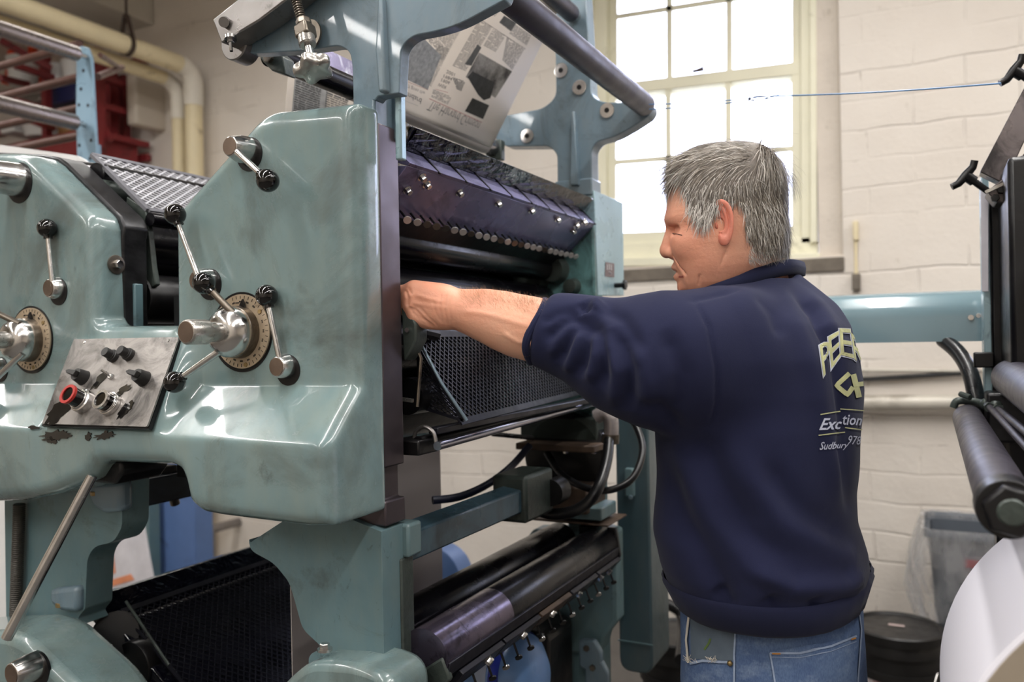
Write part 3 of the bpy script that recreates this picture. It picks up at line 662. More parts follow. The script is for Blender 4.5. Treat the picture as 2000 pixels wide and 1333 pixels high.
# angle bar roller carrying the paper
na = uy(528, 118, 1.13); NX, NZ = na.x, na.z+.012
ab = rollr('turning_roller', NX, NZ, .0235, 1.13, 1.985, 'rollsteel')
MB().lathe((NX, 1.13, NZ), (0, 1, 0), [(0, .0236), (.23, .0239)], 40).build('black_sleeve', M['blacksat'], ab)
m = MB(); P = [uy(a, b_, 1.118) for a, b_ in [(498, 98), (530, 92), (552, 110), (556, 146), (530, 138), (512, 120)]]; m.prism(P, (0, .03, 0)); m.build('bearing_block', M['castiron'], ab, bevel=.003)
MB().hexa(uy(527, 114, 1.118), ayd, .010, .008).build('hex_bolt', M['worn'], ab)
MB().box((NX-.02, 1.975, NZ-.035), (NX+.028, 2.0, NZ+.02)).build('bearing_block', M['castiron'], ab, bevel=.003)
MB().prism([Vector((NX-.02, 1.15, NZ+.01)), Vector((NX-.035, 1.15, NZ+.07)), Vector((NX-.032, 1.15, NZ+.075)), Vector((NX-.012, 1.15, NZ+.015))], (0, .8, 0)).build('inked_shield', simple('ink spattered steel', (104, 98, 128), .3, .6, .3, 5, .6, gcol=(200, 204, 214), gscale=18), ab)
# ---- ink fountain
fy0, fy1 = 1.135, 1.985
def fp(px, py): p = uy(px, py, 1.98); return (p.x, p.z)
A_, B_, C_, D_ = fp(1159, 388), fp(1139, 414), fp(1163, 437), fp(1108, 497)
T0 = (A_[0]-.05, A_[1]+.006)
rl = MB(); A2 = (A_[0]-.006, A_[1]+.003)
P = [Vector((x, fy0+.02, z)) for x, z in fillet([Vector((T0[0]-.02, T0[1]-.02)), Vector(T0), Vector(A2), Vector(A_), Vector(B_), Vector((B_[0]-.05, B_[1]-.02))], .006, 4)] if 0 else [Vector((x, fy0+.02, z)) for x, z in [(T0[0]-.02, T0[1]-.03), T0, A2, A_, B_, (B_[0]-.05, B_[1]-.01)]]
rl.prism(P, (0, fy1-fy0-.02, 0)); ft = rl.build('ink_fountain', M['glossink'], press, bevel=.003)
# ridged ink skin on the face of the fountain
g = MB(); nu, nv = 420, 26; V = []; 
fa = Vector((A_[0], 0, A_[1])); fb = Vector((B_[0], 0, B_[1])); nrm = Vector((fb.z-fa.z, 0, -(fb.x-fa.x))).normalized(); nrm = -nrm if nrm.x < 0 else nrm
from mathutils import noise as mn
for i in range(nu+1):
    y = fy0+.03+(fy1-fy0-.05)*i/nu
    for j in range(nv+1):
        v = j/nv; p = fa.lerp(fb, v); h = mn.fractal(Vector((y*26+v*3, v*1.6, 3)), 1., 2., 3)*.0030*min(1, 8*v)*(1.1-v*.8)
        h = max(h, -.0005)*1.1 if y < 1.72 else h*.25
        V.append(Vector((p.x, y, p.z))+nrm*(h+.0012))
F = [(i*(nv+1)+j, (i+1)*(nv+1)+j, (i+1)*(nv+1)+j+1, i*(nv+1)+j+1) for i in range(nu) for j in range(nv)]
g.add(V, F); g.build('ink_skin', M['glossink'], ft)
# end cheek
m = MB(); P = [Vector((x, fy0, z)) for x, z in [(T0[0]-.06, T0[1]-.06), (T0[0]-.04, T0[1]-.005), (T0[0], T0[1]+.006), (A_[0]-.008, A_[1]+.008), (A_[0]-.012, A_[1]-.02), (B_[0]-.02, B_[1]-.005), (B_[0]-.06, B_[1]-.06)]]
m.prism(P, (0, .022, 0)); m.build('end_cheek', simple('inky brass cheek', (74, 66, 44), .25, .5, .4, 14, .8, gcol=(8, 8, 8), gscale=16), ft, bevel=.005)
# slotted ledge
C2 = (C_[0]-.006, C_[1]-.004)
lg = MB(); P = [Vector((x, fy0, z)) for x, z in [(B_[0]-.03, B_[1]-.004), (B_[0]+.001, B_[1]-.002), C_, C2, (B_[0]-.03, B_[1]-.016)]]; lg.prism(P, (0, fy1-fy0, 0)); lgo = lg.build('blade_holder', M['plate'], ft, bevel=.001)
slm = MB()
for k in range(9):
    y = fy0+.09+k*.094; c0 = Vector((B_[0]+.002, y, B_[1]-.0005)); c1 = Vector((C_[0]+.001, y, C_[1]+.0012)); slm.bar(c0, c1+Vector((.001, 0, -.004)), .005, .003)
slm.build('slot', M['black'], lgo, smooth=False)
# slanted plate
pl = MB(); Db = (D_[0]-.012, D_[1]+.012); P = [Vector((x, fy0, z)) for x, z in [C2, D_, Db, (C2[0]-.018, C2[1]+.002)]]; pl.prism(P, (0, fy1-fy0, 0)); plo = pl.build('fountain_plate', M['plate'], ft, bevel=.001)
cd = Vector((D_[0]-C2[0], 0, D_[1]-C2[1])); pnn = Vector((-cd.z, 0, cd.x)).normalized(); pnn = pnn if pnn.x > 0 else -pnn
cC = Vector((C2[0], 0, C2[1]))
def onplate(px, py):
    r = ray(px, py); return CAM+r*((cC-CAM).dot(pnn)/r.dot(pnn))
for q in ((800, 373), (829, 348), (838, 362), (902, 378), (978, 399), (1043, 413), (1094, 430), (1131, 441), (1146, 435), (1124, 453)):
    p = onplate(q[0]-6, q[1]-3); b_ = MB().lathe(p, pnn, [(0, .0085), (.002, .0085)], 18); b_.hexa(p+pnn*.002, pnn, .0062, .009); b_ = b_.build('hex_bolt', M['steel'], ft); 
for k in range(25):
    y = fy0+.07+k*.0322; p = Vector((D_[0], y, D_[1]))+Vector((C2[0]-D_[0], 0, C2[1]-D_[1]))*.14; dv = (pnn+Vector((.25, 0, -.35))).normalized()
    s_ = MB().cyl(p-dv*.004, p+dv*.022, .0022, seg=8); s_ = s_.build('thumb_screw', M['black'], ft)
    tilt = Vector((random.uniform(-.25, .25), random.uniform(-.5, .5), 0)); hv = (dv*.9+Vector((0, -.55, 0))+tilt*.4).normalized()
    hd = MB().lathe(p+dv*.022, hv, [(0, .0072), (.0028, .0072)], 18); hd.build('screw_head', M['screwhead'] if random.random() > .3 else M['worn'], s_)
# trough under the plate and dark internals
part(MB().prism([Vector((x, fy0, z)) for x, z in [Db, D_, (D_[0]-.06, D_[1]-.045), (D_[0]-.09, D_[1]-.03)]], (0, fy1-fy0, 0)), 'splash_plate', M['black'], .002)
for (x, z, r, m_) in ((-.93, 1.60, .05, 'blacksat'), (-1.06, 1.64, .062, 'black'), (-.905, 1.69, .032, 'blacksat'), (-.99, 1.50, .055, 'blacksat'), (-1.16, 1.52, .085, 'black'), (-1.13, 1.36, .085, 'black'), (-.86, 1.515, .022, 'blacksat'), (-1.0, 1.74, .05, 'black')):
    rollr('ink_roller', x, z, r, YS1+.005, YF-.005, m_)
part(MB().box((-1.30, YS1, 1.25), (-1.275, YF, 1.6)), 'black_back_panel', M['black'])  # black panel added so the opening stays dark behind the rollers
# ---- far main frame
ffp = [(-1.42, 1.93), (-.85, 1.9), (X0, 1.80), (X0, 1.33), (X0-.02, 1.30), (-1.0, 1.28), (-1.42, 1.28)]
part(MB().prism([Vector((x, YF-.012, z)) for x, z in ffp], (0, .06, 0)), 'far_frame_plate', simple('ink stained green enamel', (96, 136, 136), .35, 0, .25, 3, 1.1, gcol=(22, 24, 24), gscale=9), .005)
for q, r in (((1085, 528), .04), ((1060, 500), .03), ((1120, 560), .022), ((1040, 545), .05)):
    p = uy(q[0], q[1], YF-.012); m = MB().lathe(p, ayd, [(0, r), (.03, r*.8), (.032, r*.4)], 28); part(m, 'bearing_boss', M['castiron'])
# drive side sheet cover with its small badge
pz = [ux(a, b_, X0+.001) for a, b_ in [(1161, 372), (1217, 396), (1219, 578), (1168, 578)]]
part(MB().prism(pz, (-.03, 0, 0)), 'drive_side_cover', M['ppanel'], .002)
bd = [ux(a, b_, X0+.0025) for a, b_ in [(1183, 512), (1200, 515), (1200, 542), (1182, 540)]]
bo = part(MB().prism(bd, (-.001, 0, 0)), 'badge', simple('brown badge', (110, 92, 92), .5), smooth=False)
m = MB()
for (a, c) in ((1186, 516), (1190, 516), (1194, 517)): m.bar(ux(a, c, X0+.0035), ux(a, c+12, X0+.0035), .001, .0025, up=(1, 0, 0))
m.bar(ux(1189, 531, X0+.0035), ux(1194, 535, X0+.0035), .001, .002, up=(1, 0, 0)); m.build('badge_marks', M['white'], bo, smooth=False)
part(MB().cyl(ux(1200, 558, X0), ux(1200, 558, X0)+Vector((.03, 0, 0)), .007, seg=14).hexa(ux(1200, 558, X0)+Vector((.026, 0, 0)), (1, 0, 0), .014, .008), 'latch_pin', M['black'])
# ---- expanded metal guard below the opening
def mesh_panel(name, q, n1, n2, mat, parent, w=.0016, frame=.006, fw=.012, fm=None):
    """q: 4 corners; diamond lattice clipped to the quad, built in uv space"""
    q = [Vector(p) for p in q]; nn = (q[1]-q[0]).cross(q[3]-q[0]).normalized()
    def S(u, v): return (q[0]*(1-u)+q[1]*u)*(1-v)+(q[3]*(1-u)+q[2]*u)*v
    m = MB()
    for sgn in (1, -1):
        for k in range(-n2-1, n1+n2+1):
            # line u*n1 - sgn*v*n2 = k
            pts = []
            for v in (0., 1.):
                u = (k+sgn*v*n2)/n1; pts.append((u, v))
            (u0, v0), (u1, v1) = pts
            lo_, hi_ = 0., 1.
            du = u1-u0
            if abs(du) > 1e-9:
                ta, tb = (0-u0)/du, (1-u0)/du; ta, tb = min(ta, tb), max(ta, tb); lo_ = max(lo_, ta); hi_ = min(hi_, tb)
            elif not 0 <= u0 <= 1: continue
            if hi_-lo_ < 1e-3: continue
            a = S(u0+du*lo_, lo_); c = S(u0+du*hi_, hi_); m.bar(a, c, w, w*1.4, up=nn)
    o = m.build(name, mat, parent, smooth=False)
    f = MB()
    for i in range(4): f.bar(q[i], q[(i+1) % 4], fw if i in (0, 2) else frame, frame*.6, up=nn)
    f.build('guard_frame', fm or M['guard'], o); return o
gq = [Vector((-.80, 1.19, 1.515)), Vector((-.86, 1.97, 1.515)), Vector((-.79, 1.97, 1.368)), Vector((-.722, 1.215, 1.362))]
mesh_panel('finger_guard', gq, 46, 11, M['guard'], press, w=.0022)
rd = MB().tube([uy(812, 655, 1.18), uy(862, 748, 1.18), uy(912, 822, 1.195)], .0028, 10); part(rd, 'guard_rod', simple('blue grey guard rod', (120, 138, 150), .35, .5))
side = [uy(a, b_, 1.19) for a, b_ in [(815, 668), (905, 822), (862, 838), (812, 790), (800, 735)]]
gs = [uy(a, b_, 1.2) for a, b_ in [(817, 672), (842, 718), (905, 822), (820, 795)]]
mesh_panel('finger_guard', [gs[0], gs[1], gs[2], gs[3]], 6, 14, M['guard'], press, fw=.005)
m = MB().tube([uy(809, 668, 1.15), uy(822, 700, 1.15), uy(815, 795, 1.15)], .003, 8); part(m, 'guard_bracket', M['worn'])
# rails below the guard
def alongy(x, z, y0, y1, w_, h_, name, mat, bevel=.002): return part(MB().box((x-w_/2, y0, z-h_/2), (x+w_/2, y1, z+h_/2)), name, M[mat], bevel)
alongy(-.742, 1.352, 1.16, 1.97, .02, .012, 'guard_rail', 'guard'); 
part(MB().cyl((-.722, 1.14, 1.330), (-.765, 1.99, 1.338), .0075, seg=16), 'support_rod', M['rollsteel'])
part(MB().cyl((-.76, 1.14, 1.332), (-.78, 1.99, 1.345), .012, seg=16), 'support_rod', M['black'])
part(MB().box((-.80, 1.12, 1.315), (-.745, 1.18, 1.34)), 'rod_bracket', M['black'], .003)
part(MB().tube(smoothpath([uy(809, 862, 1.15), uy(812, 845, 1.15), uy(828, 834, 1.15), uy(846, 845, 1.15), uy(852, 868, 1.15)], 6), .0036, 10), 'hook', M['alu'])
p = uy(795, 775, 1.17); part(MB().cyl(p, p+Vector((0, .05, 0)), .032, seg=28), 'shaft_end', M['black']); part(MB().bar(uy(783, 780, 1.14), uy(806, 783, 1.14), .006, .006), 'latch_pin', M['steel_brushed'])
part(MB().prism([uy(a, b_, 1.12) for a, b_ in [(783, 592), (793, 596), (812, 632), (812, 665), (800, 690), (788, 706)]], (0, .035, 0)), 'guide_bracket', M['castiron'], .003)
part(MB().cyl(uy(797, 645, 1.119), uy(797, 645, 1.119)+ayd*.004, .004, seg=12), 'bracket_screw', M['steel'])
part(MB().tube([uy(822, 648+k*.6, 1.2)+Vector((0, k*.004, 0)) for k in range(0, 14, 2)], .011, 10), 'coil_spring', M['black'])
# ---- cross beam and gearbox
bz1, bz0 = 1.186, 1.137
part(MB().prism([Vector((X0, YS1+.005, bz0)), Vector((X0, YS1+.005, bz1)), Vector((X0-.045, YS1+.005, bz1+.006)), Vector((X0-.045, YS1+.005, bz0))], (0, .46, 0)), 'cross_beam', simple('blue green beam enamel', (58, 82, 94), .3, 0, .15, 5, .5, gcol=(20, 22, 26)), .004)
part(MB().box((X0-.07, 1.54, 1.115), (X0+.012, 1.68, 1.215)), 'gearbox', M['castiron'], .008)
part(MB().lathe((X0+.012, 1.66, 1.16), (0, 1, 0), [(0, .03), (.05, .03), (.052, .02), (.07, .02)], 24), 'coupling', M['black'])
p = uy(1150, 968, 1.93); part(MB().box((p.x-.07, 1.84, p.z-.03), (p.x+.03, 1.97, p.z+.035)), 'brown_terminal_block', M['rust'], .004)
p = uy(1145, 1000, 1.9); part(MB().box((p.x-.08, 1.86, p.z-.012), (p.x+.055, 1.97, p.z+.02)), 'motor_mount', M['frame_low'], .004)
# big dark wheel and shelf brackets on the far side
p = uy(1100, 890, 1.93); part(MB().lathe(p, (0, 1, 0), [(0, .10), (.01, .115), (.05, .115), (.06, .1)], 48), 'drive_wheel', M['black'])
part(MB().box((-1.03, 1.76, .0), (-.82, 1.93, .80)), 'dark_filler_block', M['black'], .02)  # added dark block, hides the pale floor behind the lower frame
a = uy(1020, 862, 1.9); c = uy(1172, 882, 1.9); part(MB().box((a.x, 1.86, c.z), (c.x, 1.99, a.z)), 'shelf_plate', M['rust'], .003)
a = uy(1022, 812, 1.95); c = uy(1172, 862, 1.95); part(MB().box((a.x, 1.93, c.z), (c.x, 1.99, a.z)), 'oil_tray', M['castiron'], .004)
a = uy(1026, 1012, 1.86); c = uy(1180, 1030, 1.86); part(MB().box((a.x, 1.86, c.z), (c.x+.01, 2.0, a.z)), 'shelf_plate', M['rust'], .003)
for q in ((1068, 890), (1105, 888), (1160, 890)): part(MB().hexa(uy(q[0], 882, 1.9), (0, 0, -1), .007, .006), 'hex_bolt', M['steel'])
lf = [(1040, 1035), (1182, 1035), (1200, 1040), (1203, 1215), (1180, 1245), (1172, 1275), (1110, 1278), (1092, 1240), (1080, 1200), (985, 1110)]
part(MB().prism([uy(a, b_, 1.95) for a, b_ in lf], (0, .07, 0)), 'far_lower_frame', M['frame_low'], .008)
part(MB().box((-.86, 1.99, .2), (X0+.0, 2.06, 1.34)), 'far_frame_column', M['frame_low'], .006)
part(MB().box((-1.42, 1.99, .2), (-1.30, 2.06, 1.34)), 'far_frame_column', M['frame_low'], .006)
# rounded belt cover on the drive side
a = uy(1210, 1310, 2.07); c = uy(1275, 1310, 2.07); zt2 = 1.45; zb = a.z
P = fillet([Vector((a.x, 2.07, zt2)), Vector((a.x, 2.07, zb)), Vector((c.x, 2.07, zb)), Vector((c.x, 2.07, zt2))], [.01, .035, .035, .01]); part(MB().prism(P, (0, .16, 0)), 'belt_cover', M['duct'] if 0 else paint('belt cover enamel', (66, 88, 96), .35, .4, 1, .3, .3), .006)
part(MB().box((a.x-.002, 2.066, zb+.08), (c.x+.002, 2.07, zb+.083)), 'cover_seam', M['frame_low'])
p = uy(1236, 940, 2.065); part(MB().box((p.x-.018, 2.05, p.z-.04), (p.x+.006, 2.07, p.z+.035)), 'hinge', M['frame_low'], .004); 
part(MB().lathe(uy(1232, 972, 2.05), ayd, [(0, .006), (.004, .005)], 12), 'hinge_bolt', M['frame'])
# valve parts lower down
for q in ((1152, 1282), (1164, 1320)):
    p = uy(*q, 1.9); part(MB().prism(fillet([p+Vector(v) for v in ((-.03, 0, .035), (.012, 0, .04), (.03, 0, .01), (.03, 0, -.03), (0, 0, -.045), (-.03, 0, -.03))], .008, 3), (0, .02, 0)), 'valve_flange', M['frame'], .004); part(MB().hexa(p+Vector((-.008, 0, .018)), ayd, .008, .006), 'hex_bolt', M['worn'])
# hoses
def hose(pts, r, name='hose', mat='hose', n=8): return part(MB().tube(smoothpath(pts, n), r, 14), name, M[mat])
hose([uy(1035, 870, 1.75), uy(1000, 910, 1.7), uy(955, 945, 1.6), uy(900, 970, 1.5), uy(845, 978, 1.45)], .0085, mat='hose_blue')
hose([uy(1190, 850, 1.86), uy(1185, 900, 1.8), uy(1165, 960, 1.72), uy(1130, 995, 1.7), uy(1080, 1005, 1.7), uy(1045, 995, 1.7)], .013)
hose([uy(1068, 885, 1.9), uy(1095, 925, 1.84), uy(1140, 952, 1.8), uy(1190, 958, 1.8), uy(1235, 935, 1.84), uy(1255, 880, 1.9), uy(1240, 830, 1.95), uy(1215, 805, 1.98)], .0085)
hose([uy(960, 848, 1.75), uy(1000, 852, 1.78), uy(1040, 856, 1.85)], .006)
el = [uy(1165, 815, 1.86), uy(1180, 808, 1.86), uy(1192, 818, 1.86), uy(1194, 838, 1.86), uy(1193, 852, 1.86)]
o = part(MB().tube(smoothpath(el, 6), .018, 18), 'pipe_elbow', M['fitting']); MB().cyl(uy(1193, 848, 1.86), uy(1192, 866, 1.86), .021, seg=18).build('elbow_collar', M['worn'], o)
# ---- lower ink fountain
rollr('fountain_roller', -.742, .988, .046, 1.12, 1.93, 'blacksat'); 
m = MB().lathe((-.742, 1.118, .988), (0, 1, 0), [(0, .0462), (.235, .0464)], 40); part(m, 'bare_roller_end', simple('ink specked steel roller', (96, 88, 104), .24, .8, .2, 8, .5, gcol=(20, 18, 22), gscale=40))
rollr('fountain_roller', -.855, .985, .046, 1.12, 1.93, 'blacksat')
f2 = MB(); P = [Vector((x, 1.12, z)) for x, z in [(-.70, .985), (-.692, .985), (-.695, .965), (-.76, .90), (-.80, .91), (-.80, .93), (-.75, .925)]]
lf_ = part(MB().prism(P, (0, .80, 0)), 'lower_ink_fountain', M['guard'], .002)
MB().prism([Vector((x, 1.92, z)) for x, z in [(-.70, 1.03), (-.69, .96), (-.76, .90), (-.80, .93), (-.80, 1.03)]], (0, .015, 0)).build('end_cheek', M['black'], lf_, bevel=.004)
MB().prism([Vector((x, 1.115, z)) for x, z in [(-.705, .995), (-.69, .96), (-.76, .90), (-.80, .93)]], (0, .012, 0)).build('end_cheek', M['castiron'], lf_, bevel=.004)
for k in range(5):
    y0 = 1.15+k*.155; MB().prism([Vector((x, y0, z)) for x, z in [(-.6945, .963), (-.686, .957), (-.712, .925), (-.722, .933)]], (0, .148, 0)).build('blade_segment', M['guard'] if k != 2 else M['rust'], lf_, bevel=.0015)
for k in range(15):
    y = 1.165+k*.052; p = Vector((-.708, y, .93)); dv = Vector((.35, 0, -.9)).normalized()
    s_ = MB().cyl(p, p+dv*.028, .0022, seg=8).build('thumb_screw', M['black'], lf_); MB().lathe(p+dv*.026, Vector((.6, -.5, -.6)), [(0, .0072), (.003, .0072)], 16).build('screw_head', M['steel'] if k % 3 == 0 else M['black'], s_)
for y in (1.25, 1.385, 1.52, 1.66, 1.79, 1.85): MB().hexa((-.697, y, .945), (.8, 0, -.5), .0075, .01).build('hex_bolt', M['steel'], lf_)
# ============================================================ left half of the press
XL = uy(182, 500, 1.0).x
fr = [(W2(-120, 292, 1.06))]+[W2(a, b_, 1.0) for a, b_ in [(30, 290), (58, 296), (72, 306), (166, 401), (180, 414), (188, 436)]]
P = [Vector((x, YS0, z)) for x, z in fr]; P += [Vector((XL+.004, YS0, P[-1].z-.02)), Vector((XL+.004, YS0, 1.53)), Vector((-2.0, YS0, 1.53))]
part(MB().prism(P, (0, YS1-YS0, 0)), 'frame_plate', simple('black greasy slab', (58, 58, 60), .35, .5, .4, 8, .8, gcol=(14, 14, 14)), .004)
part(MB().box((XL+.002, YS0+.02, 1.53), (XL+.010, YS1-.016, 1.625)), 'frame_strip', M['frame_low'], .002)
c = uy(214, 516, 1.02); c.x = XL+.0; p = ux(226, 517, XL+.001); wz = part(MB().lathe(p, (1, 0, 0), [(0, .018), (.003, .018), (.0035, .015)], 26), 'cover_bolt', M['worn']); MB().hexa(p+Vector((.0035, 0, 0)), (1, 0, 0), .0085, .010).build('bolt_head', M['steel'], wz)
pts = [(247, 384), (283, 407), (289, 440), (298, 520), (304, 556), (296, 562), (285, 548), (283, 470), (276, 432), (246, 400)]
part(MB().prism([uy(a, b_, 1.125) for a, b_ in pts], (0, .012, 0)), 'guard_bracket', M['castiron'], .002)
part(MB().prism([uy(a, b_, 1.14) for a, b_ in [(281, 545), (296, 558), (300, 588), (284, 592)]], (0, .02, 0)), 'bracket_foot', M['castiron'], .002)
gl_ = [uy(205, 316, 1.13), uy(386, 352, 1.93), uy(352, 432, 1.62), uy(292, 408, 1.13)]
gl_ = [Vector((-1.55, 1.13, 1.905)), Vector((-1.55, 1.93, 1.905)), Vector((-1.385, 1.93, 1.775)), Vector((-1.385, 1.13, 1.775))]
mesh_panel('top_guard', gl_, 34, 12, M['zinc'], press, w=.0030, fw=.012, frame=.012, fm=simple('grey guard frame', (120, 120, 126), .4, .3))
part(MB().tube([uy(131, 315, 1.16), uy(206, 324, 1.13)], .0032, 8), 'guard_handle', M['black'])
qs = [Vector((-1.36, 1.2, 1.74)), Vector((-1.36, 1.9, 1.74)), Vector((-1.30, 1.9, 1.60)), Vector((-1.30, 1.2, 1.60))]
mesh_panel('side_guard', qs, 26, 6, M['guard'], press, w=.0026)
for (x, z, r, m_) in ((-1.53, 1.86, .026, 'black'), (-1.37, 1.755, .014, 'blacksat'), (-1.50, 1.70, .07, 'blacksat'), (-1.42, 1.60, .05, 'black'), (-1.62, 1.60, .06, 'black')): rollr('ink_roller', x, z, r, YS1+.006, YF-.005, m_)
p = uy(196, 369, 1.118); part(MB().lathe(p, (0, 1, 0), [(-.004, .019), (.0, .02), (.10, .02)], 28), 'shaft_end', M['castiron']); part(MB().lathe(p, ayd, [(0, .012), (.006, .010)], 20), 'shaft_core', M['worn'])
part(MB().box((-1.95, YF-.012, 1.28), (-1.42, YF+.04, 1.86)), 'far_frame_plate', M['frame'], .005)
# dark block and long steel lever
part(MB().prism([uy(a, b_, .96) for a, b_ in [(130, 895), (236, 900), (238, 925), (222, 948), (150, 940), (130, 920)]], (0, .1, 0)), 'lever_block', M['black'], .006)
a = uy(181, 928, .94); c = uy(13, 1248, .86); part(MB().cyl(a, c, .0088, .0095, 24, .001), 'long_lever', M['steel'])
# left lower frame column
col = [(8, 930), (12, 1215), (100, 1228), (160, 1222), (152, 1208), (166, 1190), (170, 1092), (184, 1068), (222, 1060), (238, 1030), (240, 905)]
P = [uy(a.x, a.y, 1.045) for a in fillet([Vector(q) for q in col], [0, 4, 4, 4, 4, 4, 14, 16, 14, 10, 2], 4)]
part(MB().prism(P, (0, .06, 0)), 'left_frame_column', M['frame_low'], .007)
part(MB().prism([uy(a, b_, 1.03) for a, b_ in [(165, 945), (235, 940), (236, 1000), (200, 1004), (178, 990)]], (0, .03, 0)), 'frame_lug', M['frame'], .01)
part(MB().prism([uy(a, b_, 1.03) for a, b_ in [(95, 1152), (150, 1146), (150, 1198), (118, 1196), (95, 1180)]], (0, .03, 0)), 'frame_lug', M['frame'], .01)
for q in ((186, 968), (118, 1186)): part(MB().hexa(uy(*q, 1.035), (0, 0, 1), .009, .008), 'hex_bolt', M['brass'])
cp_ = [uy(38, 985, 1.03), uy(36, 1100, 1.03), uy(30, 1215, 1.03)]; R_ = []
pth = [cp_[0].lerp(cp_[2], k/120) for k in range(121)]; R_ = [.0105+.0014*(k % 2) for k in range(121)]
part(MB().tube(pth, R_, 14), 'flexible_conduit', simple('brown flexible conduit', (66, 62, 56), .5, .3))
# lower left rounded cover with hub
lw = [(-120, 1240), (8, 1236), (48, 1252), (150, 1350), (260, 1520), (-120, 1520)]
P = [uy(a.x, a.y, .915) for a in fillet([Vector(q) for q in lw], [0, 20, 26, 30, 0, 0], 5)]
part(MB().prism(P, (0, .13, 0)), 'lower_side_cover', M['cover'], .02, segs=4)
lever((72, 1300), None, .026, .019, .05, y=.915)
# ---- lower left ink unit : dark trough, guard, rollers
part(MB().prism([Vector((x, 1.12, z)) for x, z in [(-1.60, .975), (-1.56, .985), (-1.30, .80), (-1.30, .78), (-1.60, .95)]], (0, .86, 0)), 'ink_trough', M['glossink'], .004)
mesh_panel('finger_guard', [Vector((-1.50, 1.14, .955)), Vector((-1.50, 1.96, .955)), Vector((-1.12, 1.96, .70)), Vector((-1.12, 1.14, .70))], 50, 24, M['guard'], press)
part(MB().prism([Vector((x, 1.15, z)) for x, z in [(-1.48, .94), (-1.10, .66), (-1.10, .4), (-1.60, .4), (-1.60, .93)]], (0, .8, 0)), 'ink_pan', simple('blue black enamel', (12, 12, 22), .3, 0, .3, 3), .004)
for (x, z, r, m_) in ((-1.44, .86, .05, 'black'), (-1.36, .78, .05, 'blacksat')): rollr('fountain_roller', x, z, r, 1.115, 1.148, m_)
part(MB().tube([uy(246, 1175, 1.13), uy(330, 1300, 1.12)], .003, 8), 'guard_rod', M['castiron'])
part(MB().cyl(uy(225, 1240, 1.11), uy(245, 1232, 1.2), .045, seg=30), 'shaft_end', M['black'])
part(MB().box((-1.60, 1.98, .3), (-1.45, 2.04, 1.5)), 'far_frame_column', M['frame_low'], .006)
# dark beam behind the notch below the cover
part(MB().box((-1.56, YS1, 1.155), (-1.52, 1.98, 1.215)), 'cross_beam', simple('oily dark beam', (44, 52, 60), .4, 0, .3, 8, .8, gcol=(16, 16, 18)), .004)
p = uy(322, 935, 1.3); bt = part(MB().cyl(p, uy(343, 985, 1.32), .006, seg=12), 'tie_rod', M['worn']); MB().cyl(uy(338, 968, 1.31), uy(342, 984, 1.32), .011, seg=16).build('rod_nut', M['worn'], bt); MB().box((p.x-.03, 1.28, p.z-.01), (p.x+.02, 1.32, p.z+.03)).build('rod_clevis', M['black'], bt, bevel=.004)
# ============================================================ things behind the left half
# paper web descending through the lower unit
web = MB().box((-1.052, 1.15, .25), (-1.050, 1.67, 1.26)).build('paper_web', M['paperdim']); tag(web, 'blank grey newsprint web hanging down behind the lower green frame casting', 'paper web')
# stand with grey rollers and brown rods
px_ = uy(168, 210, 2.1); stand = thing('roller_stand', 'pale blue drilled steel post carrying two grey rollers, left of the mesh guard', 'roller stand', (px_.x, 2.1, 1.8))
M['postblue'] = simple('pale blue steel', (128, 158, 178), .45, .1, .1, 5, .35, gcol=(60, 70, 78), gscale=9)
P = fillet([uy(a, b_, 2.1) for a, b_ in [(149, 100), (156, 90), (170, 92), (178, 112), (188, 300), (189, 345), (152, 345), (148, 240)]], .01, 3)
ps = MB().prism(P, (0, .012, 0)).build('post', M['postblue'], stand, bevel=.002)
MB().box((px_.x+.005, 2.112, 0), (px_.x+.03, 2.14, 2.3)).build('post_flange', M['postblue'], stand)
for q in ((163, 138), (158, 174), (172, 206), (154, 205), (178, 274), (155, 284), (176, 310), (161, 240)): MB().lathe(uy(*q, 2.0995), ayd, [(0, .007), (.001, .007)], 12).build('bolt_hole', M['black'], ps)
for (px, py, r) in ((152, 106, .028), (148, 240, .031)):
    q = uy(px, py, 2.06); t = MB().lathe((q.x, .9, q.z), (0, 1, 0), [(0, r), (1.15, r), (1.16, r*.9)], 30).build('roller', M['alu'] if 0 else M['roller_grey'] if 'roller_grey' in M else simple('grey steel roller', (128, 118, 112), .3, .7, .12, 6), stand)
    MB().cyl((q.x, 2.06, q.z), (q.x, 2.115, q.z), .009, seg=14).build('journal', M['steel'], t)
for (px, py) in ((150, 88), (150, 152), (150, 212), (150, 266)):
    q = uy(px, py, 2.2); MB().cyl((-4.2, 2.2, q.z), (q.x+.02, 2.2, q.z), .017, seg=18).build('cross_rod', M['rod'], stand)
q = uy(233, 108, 2.6); MB().cyl(uy(196, 108, 2.12), uy(236, 134, 2.6), .01, seg=12).build('stay_rod', M['rod'], stand); MB().cyl(uy(190, 150, 2.2), uy(238, 132, 2.6), .014, seg=12).build('stay_rod', M['rod'], stand)
# white sheet and crimson roller
P = fillet([uy(a, b_, 1.5) for a, b_ in [(-100, 268), (0, 283), (150, 304), (172, 316), (176, 420)]]+[Vector((uy(176, 420, 1.5).x, 1.5, 0)), Vector((uy(-100, 420, 1.5).x, 1.5, 0))], .015, 3)
sh = MB().prism(P, (0, .006, 0)).build('white_guard_sheet', M['white']); tag(sh, 'white plastic sheet standing behind the top of the far left green cover', 'plastic sheet')
cr = MB().cyl(uy(170, 326, 1.7), uy(262, 350, 2.4), .016, seg=20).build('crimson_roller', simple('crimson enamel', (120, 24, 52), .25)); tag(cr, 'crimson red roller bar just below the blue post, behind the mesh guard', 'roller')
